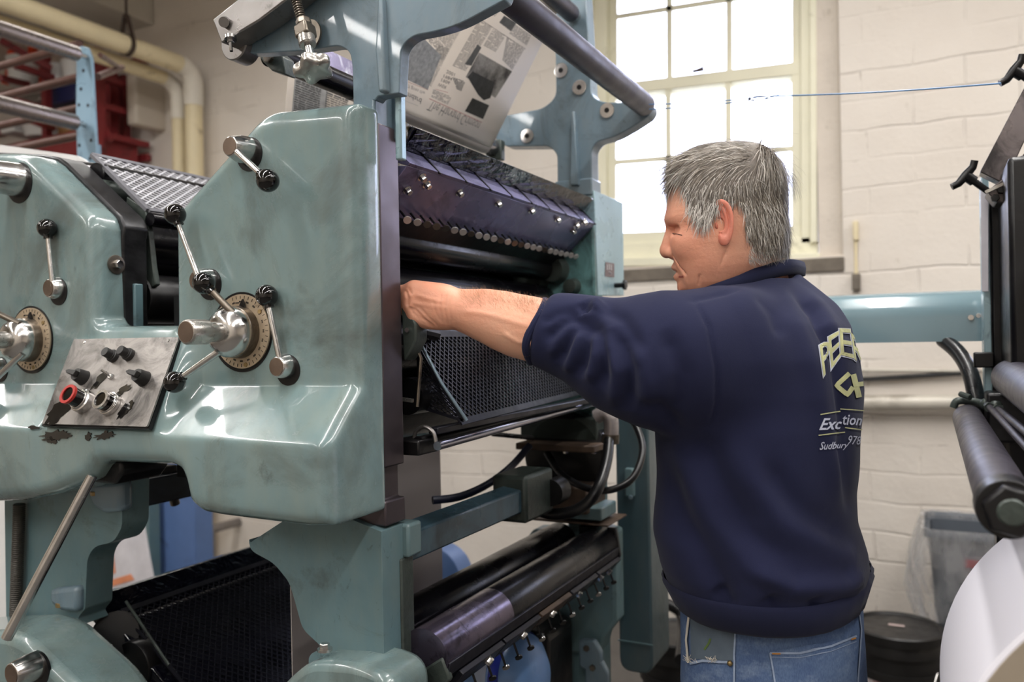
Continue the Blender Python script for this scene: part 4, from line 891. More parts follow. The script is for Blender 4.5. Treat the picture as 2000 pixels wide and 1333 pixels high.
# poster-like printed sheets seen under the left cover
p0 = [uy(a, b_, 2.5) for a, b_ in [(215, 860), (252, 860), (300, 1130)]]+[Vector((uy(300, 1130, 2.5).x, 2.5, 0)), Vector((uy(150, 1210, 2.5).x, 2.5, 0)), uy(140, 1100, 2.5), uy(215, 1000, 2.5)]
ps_ = MB().prism(p0, (0, .004, 0)).build('printed_sheet', simple('white poster', (222, 220, 226), .6)); tag(ps_, 'white sheet with orange printed squares seen under the middle of the green cover', 'printed sheet')
for i, (q, col) in enumerate((([(186, 1090), (221, 1082), (226, 1120), (178, 1132)], (230, 160, 130)), ([(168, 1148), (255, 1122), (262, 1133), (168, 1162)], (232, 150, 110)), ([(262, 915), (240, 915), (236, 925), (256, 928)], (232, 180, 160)))):
    MB().prism([uy(a, b_, 2.497) for a, b_ in q], (0, .001, 0)).build('orange_patch', simple('orange print %d' % i, col, .7), ps_, smooth=False)
pl_ = MB().prism([uy(a, b_, 1.7) for a, b_ in [(-60, 960), (4, 960)]]+[Vector((uy(12, 1250, 1.7).x, 1.7, 0)), Vector((uy(-60, 1250, 1.7).x, 1.7, 0))], (0, .004, 0)).build('printed_sheet', simple('white poster 2', (214, 206, 204), .6)); tag(pl_, 'sliver of printed sheet at the far left edge beside the left frame column', 'printed sheet')
MB().prism([uy(a, b_, 1.697) for a, b_ in [(-60, 1150), (10, 1150), (12, 1200), (-60, 1205)]], (0, .001, 0)).build('orange_patch', simple('orange print 4', (224, 160, 140), .7), pl_, smooth=False)
a = uy(285, 1100, 3.0); c = uy(382, 1100, 3.0); bc = MB().box((a.x, 3.0, 0), (c.x, 3.12, 1.6)).build('blue_steel_cabinet', M['bluepaint'], bevel=.005); tag(bc, 'blue painted steel column seen in the gap below the green cover', 'column')
a = uy(262, 1000, 2.9); c = uy(290, 1000, 2.9); bc = MB().box((a.x, 2.9, 0), (c.x, 2.97, 1.3)).build('green_post', M['frame_low'], bevel=.003); tag(bc, 'narrow dark green post beside the blue column under the cover', 'post')
vp = uy(400, 1038, 3.9); v = MB().sphere(vp, .045, 20, (1, 1.4, 1)); v.cyl((vp.x, 3.9, vp.z), (vp.x, YW, vp.z), .03, seg=18); v.cyl((vp.x, 3.95, 0), (vp.x, 3.95, vp.z), .03, seg=18); v = v.build('drain_cap', M['brass'] if 0 else M['alu']); tag(v, 'small domed metal pipe cap low on the wall behind the press', 'pipe cap')
# blue wheel behind the press
bw = uy(846, 1130, 2.35); t = thing('blue_reel', 'round soft blue reel behind the grey paper web, under the cross beam', 'reel', (bw.x, 2.35, bw.z-.12)); MB().lathe(bw, (0, 1, 0), [(0, .095), (.004, .103), (.09, .103), (.095, .095)], 48).build('reel_body', M['bluepaint'], t)
MB().box((bw.x-.03, 2.44, 0), (bw.x+.03, 2.5, bw.z+.03)).build('reel_stand', M['black'], t)
# pale blue jug under the lower fountain
jg = uy(985, 1318, 1.62); t = thing('water_jug', 'pale blue plastic jug with a dark blue band below the lower ink fountain', 'jug', (jg.x, 1.62, jg.z-.11)); ax_ = Vector((1, -.12, .1)).normalized()
prof = [(-.22, .09), (-.2, .105), (-.02, .105), (.02, .104), (.06, .09), (.085, .06), (.092, .03), (.093, .0)]
MB().lathe(jg, ax_, prof, 40).build('jug_body', M['palebluedrum'], t)
MB().lathe(jg+ax_*.028, ax_, [(0, .1035), (.012, .101), (.022, .0965)], 40, caps=False).build('blue_band', M['bluestripe'], t)
MB().lathe(jg+ax_*-.005, ax_, [(0, .1056), (.028, .1046)], 40, caps=False).build('pale_band', simple('milky band', (186, 200, 226), .35), t)
# ---- red storage mezzanine at the far left, with its contents
def q4(px, py): return uy(px, py, 3.8)
rk = thing('storage_rack', 'dark red steel storage rack high up in the far left corner', 'storage rack', (q4(120, 290).x, 3.8, q4(120, 290).z))
def rb_(p0, p1, w_=.05, h_=.05, nm='rack_bar'): MB().bar(p0, p1, w_, h_, up=(0, 0, 1) if abs((Vector(p1)-Vector(p0)).normalized().z) < .9 else (0, 1, 0)).build(nm, M['red'], rk)
xr_ = q4(203, 200).x; zl_ = q4(216, 286).z; zh_ = q4(216, 110).z
rb_((xr_, 3.75, zl_-.1), (xr_, 3.75, zh_+.05), .07, .07, 'rack_upright'); rb_((xr_-.19, 4.0, zl_-.1), (xr_-.19, 4.0, zh_+.05), .07, .07, 'rack_upright')
xq_ = q4(166, 200).x; rb_((xq_, 4.12, 0), (xq_, 4.12, zh_), .06, .06, 'rack_upright'); xm_ = q4(104, 200).x; rb_((xm_, 3.75, zl_-.1), (xm_, 3.75, zh_+.1), .05, .05, 'rack_upright')
for py in (150, 205, 262): z_ = q4(216, py).z; rb_((xr_, 3.75, z_), (xr_-.0, 4.15, z_), .05, .04); 
for z_ in (zl_+.0, zl_+.42, zl_+.72): rb_((RX0+.002, 4.16, z_), (xr_, 4.16, z_), .04, .05)
MB().box((RX0+.002, 3.7, zl_-.1), (xr_-.04, 4.1, zl_+.12)).build('rack_deck', M['red'], rk, bevel=.004)
for (a, b_, c, d_) in ((0, 78, 100, 135), (0, 152, 55, 165), (30, 128, 104, 152), (0, 188, 104, 218), (60, 235, 104, 250)):
    p0 = uy(a, b_, 3.45); p1 = uy(c, d_, 3.74); rb_(p0, p1, .035, .04)
rb_(q4(190, 215), q4(216, 275), .03, .03, 'rack_brace')
def rbox(name, px0, py0, px1, py1, y, mat, label, cat, lid=None, grp=None, bev=.01):
    a = uy(px0, py1, y); c = uy(px1, py0, y); h = c.z-a.z
    t = thing(name, label, cat, ((a.x+c.x)/2, y+.1, a.z), grp)
    if mat == 'pail':
        r = (c.x-a.x)/2; MB().lathe(((a.x+c.x)/2, y+r, a.z), (0, 0, 1), [(0, r*.88), (h*.9, r), (h*.9, r*1.06), (h*.97, r*1.06), (h, r*.98)], 28).build('pail_body', M['white'], t)
    else:
        MB().box((a.x, y, a.z), (c.x, y+.22, c.z-.02)).build('box_body', M[mat], t, bevel=bev); MB().box((a.x-.006, y-.006, c.z-.03), (c.x+.006, y+.226, c.z)).build('box_lid', M[lid or mat], t, bevel=bev*.6)
    return t
rbox('white_pail', 0, 100, 34, 165, 3.76, 'pail', 'white plastic pail at the left edge of the red rack', 'pail', grp='white pails on the red rack')
rbox('white_pail', 78, 118, 104, 168, 3.76, 'pail', 'white ribbed pail on the red rack beside the orange cone', 'pail', grp='white pails on the red rack')
rbox('white_pail', 106, 108, 146, 160, 3.74, 'pail', 'widest white pail on the red rack, next to the blue post', 'pail', grp='white pails on the red rack')
rbox('grey_tub', 28, 180, 78, 208, 3.85, 'alu', 'grey metal tub on the middle level of the red rack', 'tub')
rbox('blue_crate', 84, 163, 146, 209, 3.82, 'navybox', 'dark blue plastic crate on the red rack left of the blue post', 'crate')
rbox('cardboard_box', 112, 236, 146, 268, 3.85, 'card', 'small cardboard box low on the red rack, left of the blue post', 'box')
rbox('white_jug', 28, 238, 74, 268, 3.85, 'pail', 'translucent white jug on the lowest level of the red rack', 'jug')
rbox('white_carton', 0, 238, 26, 262, 3.85, 'white', 'white carton on the lowest level of the red rack at the left edge', 'carton')
for i, (px, lab) in enumerate(((26, 'orange traffic cone on the red rack nearest the left edge'), (66, 'orange traffic cone on the red rack beside the ribbed white pail'))):
    a = uy(px, 160, 4.02); c = uy(px, 82, 4.02); t = thing('traffic_cone', lab, 'traffic cone', a, 'orange cones on the red rack'); MB().lathe(a, (0, 0, 1), [(0, .06), (c.z-a.z, .03)], 24).build('cone_body', M['orange'], t); MB().box((a.x-.065, 3.96, a.z-.02), (a.x+.065, 4.07, a.z)).build('cone_base', M['orange'], t, bevel=.004)
# ============================================================ newspaper web over the turning roller
wy0, wy1 = 1.363, 1.93; WR = .0245
td = Vector((.152, 0, .245)).normalized(); wn = Vector((td.z, 0, -td.x))     # normal facing the viewer side (+x, down)
news = thing('newspaper_web', 'printed newspaper web wrapped over the steel roller and rising between the frames', 'newspaper', (NX, 1.6, NZ))
base = Vector((NX, 0, NZ))+wn*WR
m = MB(); V = []; sec = []
for k in range(15): a = k/14; ang = math.radians(-32)-a*math.radians(125); sec.append(Vector((NX, 0, NZ))+Vector((math.cos(ang), 0, math.sin(ang)))*WR)
wrap = MB(); wv = [v for p in sec for v in ((p.x, wy0, p.z), (p.x, wy1, p.z))]; wrap.add(wv, [(2*i, 2*i+1, 2*i+3, 2*i+2) for i in range(len(sec)-1)]); wrap.build('web_wrap', simple('opaque shaded newsprint', (196, 190, 188), .7, 0, .02), news)  # shade on the turned-under paper is put into its greyer colour
sec = [base+td*.75]+[base+td*(.75*(1-k/6)) for k in range(1, 6)]+[base]
for p in sec: V += [(p.x, wy0, p.z), (p.x, wy1, p.z)]
F = [(2*i, 2*i+1, 2*i+3, 2*i+2) for i in range(len(sec)-1)]
m.add(V, F); wo = m.build('web', M['paper'], news); so = wo.modifiers.new('t', 'SOLIDIFY'); so.thickness = .0006
def onweb(px, py, h=.0008):
    r = ray(px, py); n = wn; t = (base-CAM).dot(n)/r.dot(n); return CAM+r*t+n*h
def st(s, t, h=.0008): return Vector((base.x, 0, base.z))+td*t+wn*h+Vector((0, s, 0))
def grey(n, v): return simple('print grey '+n, (v, v, v-2), .8, 0, .25, 60)
G1, G2, G3 = grey('a', 96), grey('b', 150), grey('c', 60)
def quad(q, mat, nm='printed_picture', h=.0009): return MB().add([onweb(a, b_, h) for a, b_ in q], [(0, 1, 2, 3)]).build(nm, mat, news, smooth=False)
def cr(a, b_): return (770+a/4.597, b_/4.597)
pict = NT('halftone photograph'); n1 = pict.noise(14, 6, .6); n2 = pict.noise(240, 2); 
pm = pict.set(pict.mix(pict.math('ADD', pict.ramp(n1, .38, .62, 0, .8), pict.ramp(n2, .3, .7, -.12, .12)), lin((70, 66, 64)), lin((176, 172, 166))), .8)
quad([cr(760, 470), cr(1055, 640), cr(905, 880), cr(640, 690)], pm)
quad([cr(640, 700), cr(760, 480), cr(1050, 640), cr(860, 640)], pm, h=.0006)
MB().add([onweb(*cr(a, b_), .0011) for a, b_ in [(655, 690), (700, 640), (900, 740), (860, 880), (800, 900), (750, 850)]], [(0, 1, 2, 3, 4, 5)]).build('dark_shape', G3, news, smooth=False)
quad([cr(700, 878), cr(850, 945), cr(795, 1070), cr(632, 998)], G3)
quad([cr(745, 400), cr(780, 425), cr(690, 590), cr(632, 575)], G1)
quad([cr(985, 140), cr(1095, 205), cr(1045, 280), cr(940, 200)], G1)
lpic = simple('light halftone', (168, 170, 170), .8, 0, .3, 90)
quad([cr(85, 470), cr(260, 340), cr(420, 500), cr(300, 800)], lpic); quad([cr(85, 500), cr(210, 380), cr(300, 805), cr(85, 700)], lpic, h=.0010)
rl_ = simple('red rule', (176, 120, 116), .8); R2 = MB()
def rule(p, q, mat, w_=.0007, nm='rule'): MB().bar(onweb(*p), onweb(*q), w_, .0003, up=wn).build(nm, mat, news, smooth=False)
rule(cr(312, 885), cr(785, 1098), rl_, .0014, 'red_rule'); rule(cr(365, 800), cr(480, 830), rl_); rule(cr(750, 158), cr(1178, 440), G3); rule(cr(85, 720), cr(300, 806), rl_); rule(cr(95, 905), cr(210, 950), G2)
# columns of body text as broken lines, following the sheet
tx = MB()
def column(q, nlines, dens=.8):
    """q: quad px: along-line edge q0->q1, stacking q0->q3"""
    A, B, C, D = [onweb(*c, .0007) for c in q]
    for i in range(nlines):
        v = (i+.5)/nlines; L_ = A.lerp(D, v); R_ = B.lerp(C, v); u = 0.
        while u < 1:
            w_ = random.uniform(.08, .3); e = min(1, u+w_)
            if random.random() < dens+.15: tx.bar(L_.lerp(R_, u), L_.lerp(R_, e-.02), (A-D).length/nlines*.42, .0002, up=wn)
            u = e+.02
column([cr(760, 175), cr(880, 240), cr(640, 640), cr(520, 590)], 52); column([cr(885, 260), cr(1000, 320), cr(910, 470), cr(800, 410)], 20)
column([cr(1010, 330), cr(1170, 440), cr(1060, 630), cr(970, 540)], 26); column([cr(1080, 215), cr(1230, 320), cr(1190, 410), cr(1030, 300)], 14)
column([cr(620, 90), cr(740, 20), cr(640, 260), cr(500, 200)], 26); column([cr(480, 160), cr(620, 240), cr(430, 560), cr(290, 340)], 44); column([cr(520, 690), cr(640, 730), cr(600, 820), cr(560, 800)], 10)
column([cr(350, 800), cr(520, 870), cr(480, 940), cr(330, 870)], 7); column([cr(700, 885), cr(845, 950), cr(800, 1060), cr(650, 990)], 9)
column([cr(900, 40), cr(960, 80), cr(900, 150), cr(850, 110)], 6); column([cr(400, 400), cr(500, 440), cr(330, 780), cr(240, 700)], 36)
tx.build('body_text', grey('text', 110), news, smooth=False)
def mirrored(txt, q, mat, nm, width=.0):
    """text mapped to a quad, mirrored top to bottom as printed; q = left-top,right-top,right-bottom,left-bottom on sheet"""
    V, F = textmesh(txt, 1, width=width); xs = [v.x for v in V]; ys = [v.y for v in V]; a0, a1, b0, b1 = min(xs), max(xs), min(ys), max(ys)
    Q = [onweb(*c, .0011) for c in q]; P = []
    for v in V:
        u = (v.x-a0)/(a1-a0); w_ = (v.y-b0)/(b1-b0); P.append((Q[0].lerp(Q[1], u)).lerp(Q[3].lerp(Q[2], u), w_))
    MB().add(P, F).build(nm, mat, news, smooth=False)
mirrored('The Harvard Crimson', [cr(335, 905), cr(775, 1095), cr(745, 1180), cr(285, 985)], G1, 'masthead', -.012)
mirrored('Standard', [cr(60, 800), cr(245, 885), cr(232, 935), cr(60, 850)], G1, 'masthead'); mirrored('story goes the', [cr(60, 730), cr(278, 815), cr(266, 850), cr(60, 780)], G2, 'headline')
for i, (s_, x, y) in enumerate((('WER', 395, 740), ('1906', 425, 700), ('1984', 445, 665), ('2001', 470, 625))):
    mirrored(s_, [cr(x, y), cr(x+75, y+32), cr(x+66, y+60), cr(x-8, y+30)], G1, 'headline')
# second web, falling away behind the roller
w2 = thing('newspaper_web', 'second printed newspaper web hanging behind and below the roller, left of the frame', 'newspaper', (-1.24, 1.6, 1.9))
m = MB(); A = Vector((-1.225, 1.363, 2.085)); B = Vector((-1.30, 1.363, 1.55)); dy = Vector((0, .567, 0)); m.add([A, A+dy, B+dy, B], [(0, 1, 2, 3)]); o = m.build('web', M['paper'], w2, smooth=False); o.modifiers.new('t', 'SOLIDIFY').thickness = .0006
fw = (B-A).normalized(); tx = MB(); nn2 = Vector((-fw.z, 0, fw.x)); nn2 = nn2 if nn2.x > 0 else -nn2
def w2p(s, t, h=.0012): return A+Vector((0, s, 0))+fw*t+nn2*h
for c0 in (.025, .125, .225, .325, .425):
    for i in range(44):
        u = c0; 
        while u < c0+.08:
            e = min(c0+.085, u+random.uniform(.01, .03)); tx.bar(w2p(u, .005+i*.005), w2p(e-.003, .005+i*.005), .0022 if i % 11 else .004, .0002, up=nn2); u = e
tx.build('body_text', G1, w2, smooth=False)
for (s0, s1, t0, t1, mt) in ((.02, .13, -.0, .12, G2), (.24, .34, .06, .2, G1)): MB().add([w2p(s0, t0, .0008), w2p(s1, t0, .0008), w2p(s1, t1, .0008), w2p(s0, t1, .0008)], [(0, 1, 2, 3)]).build('printed_picture', mt, w2, smooth=False)
# ============================================================ right side
rp = thing('printing_press', 'second press unit at the right edge, a black ink-covered side with T-handle screws', 'printing press', (.4, 1.9, 0))
def rpart(mb, name, mat, bevel=0., parent=None, **k): return mb.build(name, mat, rp if parent is None else parent, bevel=bevel, **k)
xr = uy(1920, 600, 2.0).x
rpart(MB().box((xr+.016, 1.99, .15), (1.5, 2.06, uy(1930, 385, 2.0).z)), 'far_frame_plate', M['black'], .004)
a = uy(1920, 790, 1.985); 
rpart(MB().box((xr, 1.985, a.z-.01), (xr+.014, 2.07, uy(1920, 345, 2.0).z)), 'edge_strip', M['ppanel'], .002)
rpart(MB().box((xr+.14, 1.2, 1.36), (.9, 1.99, 1.84)), 'ink_unit', simple('ink caked black housing', (8, 8, 9), .7, 0, .3, 8), .01)
rpart(MB().box((xr+.03, 1.75, 1.36), (xr+.15, 1.99, 1.82)), 'inner_plate', M['black'], .01)
rpart(MB().cyl(uy(1885, 0, 2).lerp(uy(1890, 817, 1.97), 1), Vector((uy(1890, 817, 1.97).x, 1.0, uy(1890, 817, 1.97).z)), .0285, seg=36), 'form_roller', M['roller'])
c = uy(1890, 817, 1.97); rpart(MB().lathe((c.x, .985, c.z), (0, 1, 0), [(-.02, .03), (0, .031), (.02, .031)], 32), 'roller_collar', M['black'], .001); rpart(MB().hexa((c.x+.002, .967, c.z), ayd, .0275, .016), 'hex_nut', M['black'], .002); rpart(MB().lathe((c.x+.002, .951, c.z), ayd, [(0, .014), (.002, .012)], 24), 'nut_bore', M['castiron'])
rpart(MB().tube(smoothpath([uy(1862, 797, 1.98), uy(1870, 784, 1.98), uy(1900, 785, 1.98), uy(1925, 790, 1.96)], 5), .008, 12), 'clamp_lever', M['castiron'])
rpart(MB().tube([uy(1876, 770, 1.97), uy(1895, 777, 1.95)], .006, 10), 'set_screw', M['castiron'])
for (a, b_) in ((uy(1927, 790, 1.95), uy(2030, 900, 1.25)), (uy(1945, 795, 1.9), uy(2030, 866, 1.25))):
    o = rpart(MB().cyl(a, b_, .0062, seg=14), 'connecting_rod', M['roller']); MB().sphere(a, .013, 18).build('rod_end', M['castiron'], o); d_ = (b_-a).normalized(); MB().lathe(a+d_*.045, d_, [(0, .010), (.02, .010)], 6).build('rod_nut', M['castiron'], o)
c = uy(1975, 738, 1.9); rpart(MB().lathe((c.x, 1.2, c.z), (0, 1, 0), [(0, .036), (.69, .036), (.7, .034)], 36), 'form_roller', M['roller'])
a = uy(1925, 850, 1.95); rpart(MB().box((a.x-.0, 1.9, a.z-.01), (a.x+.25, 1.99, a.z+.09)), 'roller_bracket', M['black'], .006)
a = uy(1914, 707, 1.98); rpart(MB().box((a.x-.012, 1.96, a.z-.012), (a.x+.025, 1.99, a.z+.02)), 'latch_block', M['black'], .003)
rpart(MB().lathe(uy(1911, 617, 2.1), ayd, [(0, .006), (.005, .005)], 14), 'cap_screw', M['steel'])
# slanted fountain plates
g1 = simple('ink streaked grey plate', (104, 96, 96), .3, .5, .2, 10, 1.1, gcol=(16, 14, 16), gscale=14)
P = [uy(a, b_, 1.9) for a, b_ in [(1914, 336), (2000, 172), (2080, 20), (2110, 40), (1962, 360)]]; ff = rpart(MB().prism(P, (0, .05, 0)), 'ink_fountain', g1, .002)
P = [uy(a, b_, 1.86) for a, b_ in [(1927, 374), (1964, 345), (2040, 250), (2080, 300), (2000, 400), (1945, 395)]]; MB().prism(P, (0, .08, 0)).build('fountain_plate', g1, ff, bevel=.002)
MB().bar(uy(1925, 376, 1.85), uy(2005, 338, 1.85), .01, .006).build('blade_edge', M['steel_brushed'], ff)
for q in ((1977, 350), (1955, 372), (1943, 388), (1996, 314)): MB().hexa(uy(*q, 1.86), ayd, .008, .012).build('hex_bolt', M['black'], ff)
def tscrew(h, s_, y):
    a = uy(*h, y); b_ = uy(*s_, y+.02); d_ = (b_-a).normalized(); o = MB().cyl(a, b_, .0065, seg=14).build('handle_screw', M['black'], ff)
    u = d_.cross(Vector((0, 1, 0))).normalized(); MB().tube([a-u*.032+d_*-.006, a-u*.02, a, a+u*.02, a+u*.032-d_*.006], [.007, .0075, .009, .0075, .007], 12).build('cross_handle', M['black'], o); MB().cyl(a, a+d_*.02, .0105, seg=16).build('screw_collar', M['black'], o)
tscrew((1886, 343), (1935, 378), 1.88); tscrew((1980, 138), (2034, 172), 1.88)
rpart(MB().prism([uy(a, b_, 1.97) for a, b_ in [(1915, 350), (1931, 380), (1931, 570), (1918, 570)]], (0, .006, 0)), 'clear_shield', simple('pale plastic shield', (206, 204, 212), .2), .001)
# hoses of the second unit
t = MB().tube(smoothpath([uy(1842, 664, 2.15), uy(1872, 690, 2.1), uy(1895, 730, 2.05), uy(1908, 790, 2.02), uy(1912, 850, 2.02)], 8), .017, 16); rpart(t, 'hose', M['hose'])
t = MB().tube(smoothpath([uy(1955, 840, 2.0), uy(1962, 900, 2.0), uy(1985, 950, 2.0), uy(2030, 1000, 2.0)], 8), .017, 16); rpart(t, 'hose', M['hose'])
# line shaft duct
dx0, dx1 = uy(1240, 600, 2.13).x, xr+.012
dz0 = uy(1900, 667, 2.12).z; dz1 = uy(1900, 565, 2.16).z; h = dz1-dz0
dt = thing('shaft_duct', 'long teal enamelled duct running from the press to the right behind the man', 'duct', ((dx0+dx1)/2, 2.2, dz0))
sec = [(2.125, dz0), (2.125, dz0+h*.48)]+[(2.20-.075*math.cos(k*PI/12), dz0+h*.48+h*.52*math.sin(k*PI/12)) for k in range(1, 12)]+[(2.275, dz0+h*.48), (2.275, dz0)]
MB().prism([Vector((dx0+.16, y, z)) for y, z in sec], (dx1-dx0-.16, 0, 0)).build('duct_body', M['duct'], dt, angle=50)
sec2 = [(2.2+(y-2.2)*1.1, dz0+(z-dz0)*1.02) for y, z in sec]; MB().prism([Vector((dx0, y, z)) for y, z in sec2], (.11, 0, 0)).build('duct_end_cap', M['duct'], dt, angle=50)
MB().prism([Vector((dx0+.11, y, z)) for y, z in sec], (.05, 0, 0)).build('duct_collar', M['white'], dt, angle=50)
MB().lathe(Vector((dx1-.03, 2.124, dz0+h*.45)), ayd, [(0, .007), (.003, .006)], 16).build('duct_screw', M['steel'], dt)
# pipes and conduits low on the wall
def wallpipe(px0, px1, py0, py1, r, y, mat, name, label, cat='pipe'):
    a = uy(px0, py0, y); c = uy(px1, py1, y); t = thing(name, label, cat, (a+c)/2); MB().cyl(a, c, r, seg=20).build('pipe_run', M[mat], t)
    for k in (.45, .8): p = a.lerp(c, k); MB().cyl(p-Vector((.012, 0, 0)), p+Vector((.012, 0, 0)), r*1.18, seg=20).build('pipe_clip', M['alu'], t)
    return t
M['whpipe'] = simple('stained white pipe', (196, 190, 178), .4, .1, .1, 6, .5, gcol=(110, 98, 80))
wallpipe(1400, 2060, 788, 786, .036, YW-.07, 'whpipe', 'wall_pipe', 'thick off-white pipe low on the wall below the teal duct')
wallpipe(1400, 2060, 722, 726, .009, YW-.03, 'whpipe', 'wall_conduit', 'thin pale conduit on the wall just under the teal duct', 'conduit')
cb_ = MB().tube([uy(1560, 745, YW-.03), uy(1700, 741, YW-.03), uy(1900, 728, YW-.03)], .011, 10).build('black_cable', M['hose']); tag(cb_, 'black cable clipped to the wall between the conduit and the thick pipe', 'cable')
# little fitting on the wall right of the window
t = thing('wall_fitting', 'narrow cream rod fitting with a dark box, on the wall right of the window', 'wall fitting', uy(1671, 566, YW-.03))
MB().box(uy(1666, 470, YW-.05), uy(1677, 434, YW)).build('upper_box', M['pipe'], t, bevel=.004); MB().cyl(uy(1671, 468, YW-.03), uy(1672, 538, YW-.03), .008, seg=10).build('rod', M['pipe'], t); MB().box(uy(1664, 567, YW-.06), uy(1681, 536, YW)).build('lower_box', M['sill'], t, bevel=.004)
# blue twine from the roller end to the right
sg = MB(); a = uy(1268, 204, 1.93); c = uy(1955, 163, 1.78); K = uy(1500, 188, 1.9)
def tw(p0, p1, r=.0013, sag=.004, n=30): return [p0.lerp(p1, k/n)-Vector((0, 0, sag*math.sin(PI*k/n))) for k in range(n+1)]
t = thing('twine', 'blue twine tied from the dark roller across to the right machine, with a looped knot', 'twine', K)
M['twine'] = simple('blue polythene twine', (86, 128, 172), .4)
MB().tube(tw(K, c), .0016, 6).build('single_strand', M['twine'], t); MB().tube(tw(a, K), .0013, 6).build('doubled_strand', M['twine'], t); MB().tube(tw(a+Vector((0, 0, -.012)), K-Vector((0, 0, .003))), .0013, 6).build('doubled_strand', M['twine'], t)
lp = smoothpath([K, uy(1478, 188, 1.9), uy(1462, 194, 1.9), uy(1475, 180, 1.9), uy(1500, 171, 1.9), uy(1522, 172, 1.9), uy(1522, 184, 1.9), uy(1500, 192, 1.9), uy(1480, 198, 1.9), uy(1462, 194, 1.9)], 6)
MB().tube(lp, .0013, 6).build('loop', M['hose'], t); MB().tube(smoothpath([uy(1515, 186, 1.9), uy(1520, 198, 1.9), uy(1523, 208, 1.9)], 4), .001, 6).build('loose_end', M['twine'], t)
# paper roll at the lower right
RXc, RZc, RR = .285, 1.01, .28
pr_ = thing('paper_roll', 'large white paper roll cut off by the lower right corner of the photo', 'paper roll', (RXc, 1.12, RZc-RR))
wp = NT('soft white wound paper'); wp.set(lin((212, 210, 218)), .7)
MB().lathe((RXc, .955, RZc), (0, 1, 0), [(0, RR-.004), (.004, RR), (.386, RR), (.39, RR-.004)], 96).build('roll_body', wp.m, pr_)
MB().lathe((RXc, .9535, RZc), (0, 1, 0), [(0, RR-.006), (.003, RR-.005)], 96).build('roll_end', simple('tan end wrapper', (150, 138, 122), .8, 0, .05, 20), pr_)
MB().lathe((RXc, .90, RZc), (0, 1, 0), [(0, .035), (1.1, .035)], 28).build('roll_shaft', M['steel'], pr_)
# waste bin with liner by the wall
bx0 = uy(1808, 1045, 3.55).x; bx1 = uy(2000, 1045, 3.55).x; rimz = uy(1900, 1043, 3.55).z; by0, by1 = 3.55, 3.93
bn = thing('waste_bin', 'grey rectangular waste bin with a clear liner, against the wall at the right', 'waste bin', ((bx0+bx1)/2, 3.74, 0))
M['bin'] = simple('dark grey bin plastic', (86, 92, 100), .5, 0, .05, 6)
def rectring(x0, x1, y0, y1, z, r=.05): return fillet([Vector((x0, y0, z)), Vector((x1, y0, z)), Vector((x1, y1, z)), Vector((x0, y1, z))], r, 5)
def loft(rings, cap=False):
    n = len(rings[0]); V = [p for r in rings for p in r]; F = [(i*n+k, i*n+(k+1) % n, (i+1)*n+(k+1) % n, (i+1)*n+k) for i in range(len(rings)-1) for k in range(n)]
    if cap: F.append(tuple(range(n))[::-1])
    return MB().add(V, F)
sh_ = .05
o = loft([rectring(bx0+sh_, bx1-sh_, by0+sh_, by1-sh_, 0.), rectring(bx0+.01, bx1-.01, by0+.01, by1-.01, rimz-.03), rectring(bx0-.008, bx1+.008, by0-.008, by1+.008, rimz-.03), rectring(bx0-.008, bx1+.008, by0-.008, by1+.008, rimz)], True).build('bin_body', M['bin'], bn, bevel=0); o.modifiers.new('t', 'SOLIDIFY').thickness = .006
def film():
    t = NT('clear crinkled liner'); tr = t.n('ShaderNodeBsdfTransparent'); gl = t.n('ShaderNodeBsdfGlossy'); gl.inputs['Roughness'].default_value = .25; df = t.n('ShaderNodeBsdfTranslucent'); df.inputs[0].default_value = (.8, .8, .82, 1); d2 = t.n('ShaderNodeBsdfDiffuse'); d2.inputs[0].default_value = (.85, .85, .87, 1)
    m1 = t.n('ShaderNodeMixShader'); m1.inputs[0].default_value = .5; t.l(df.outputs[0], m1.inputs[1]); t.l(d2.outputs[0], m1.inputs[2]); m2 = t.n('ShaderNodeMixShader'); m2.inputs[0].default_value = .3; t.l(m1.outputs[0], m2.inputs[1]); t.l(gl.outputs[0], m2.inputs[2])
    m3 = t.n('ShaderNodeMixShader'); t.l(t.ramp(t.noise(14, 4, .6, t.vec((1, 1, .4))), .35, .65, .12, .6), m3.inputs[0]); t.l(tr.outputs[0], m3.inputs[1]); t.l(m2.outputs[0], m3.inputs[2]); t.l(m3.outputs[0], t.out.inputs['Surface']); return t.m
def wav(ring, amp, k, ph):
    c = sum(ring, Vector())/len(ring); return [p+(p-c).normalized()*amp*(math.sin(i*k+ph)+.6*math.sin(i*k*2.3+1)) for i, p in enumerate(ring)]
def dense(r, n=6): return [r[i].lerp(r[(i+1) % len(r)], j/n) for i in range(len(r)) for j in range(n)]
rr = [dense(rectring(bx0+.03, bx1-.03, by0+.03, by1-.03, rimz-.25)), dense(rectring(bx0-.004, bx1+.004, by0-.004, by1+.004, rimz+.004)), dense(rectring(bx0-.018, bx1+.018, by0-.018, by1+.018, rimz+.008))]
rr += [wav(dense(rectring(bx0-d_, bx1+d_*.5, by0-d_*.5, by1+.01, rimz-zz)), a_, .33, q_) for d_, zz, a_, q_ in ((.04, .06, .008, 0), (.055, .14, .016, .4), (.06, .22, .02, .9), (.035, .30, .018, 1.3), (.02, .36, .02, 1.8))]
loft(rr).build('bin_liner', film(), bn)
lb = [Vector((bx0+.11, by0+.0, 0)), Vector((bx0+.24, by0, 0))]
MB().box((bx0+.13, by0-.001, rimz-.3), (bx0+.27, by0+.012, rimz-.09)).build('bin_label', simple('grey notice', (120, 112, 118), .6), bn); MB().box((bx0+.13, by0-.004, rimz-.13), (bx0+.27, by0-.001, rimz-.1)).build('label_heading', simple('faded red', (150, 60, 66), .6), bn)
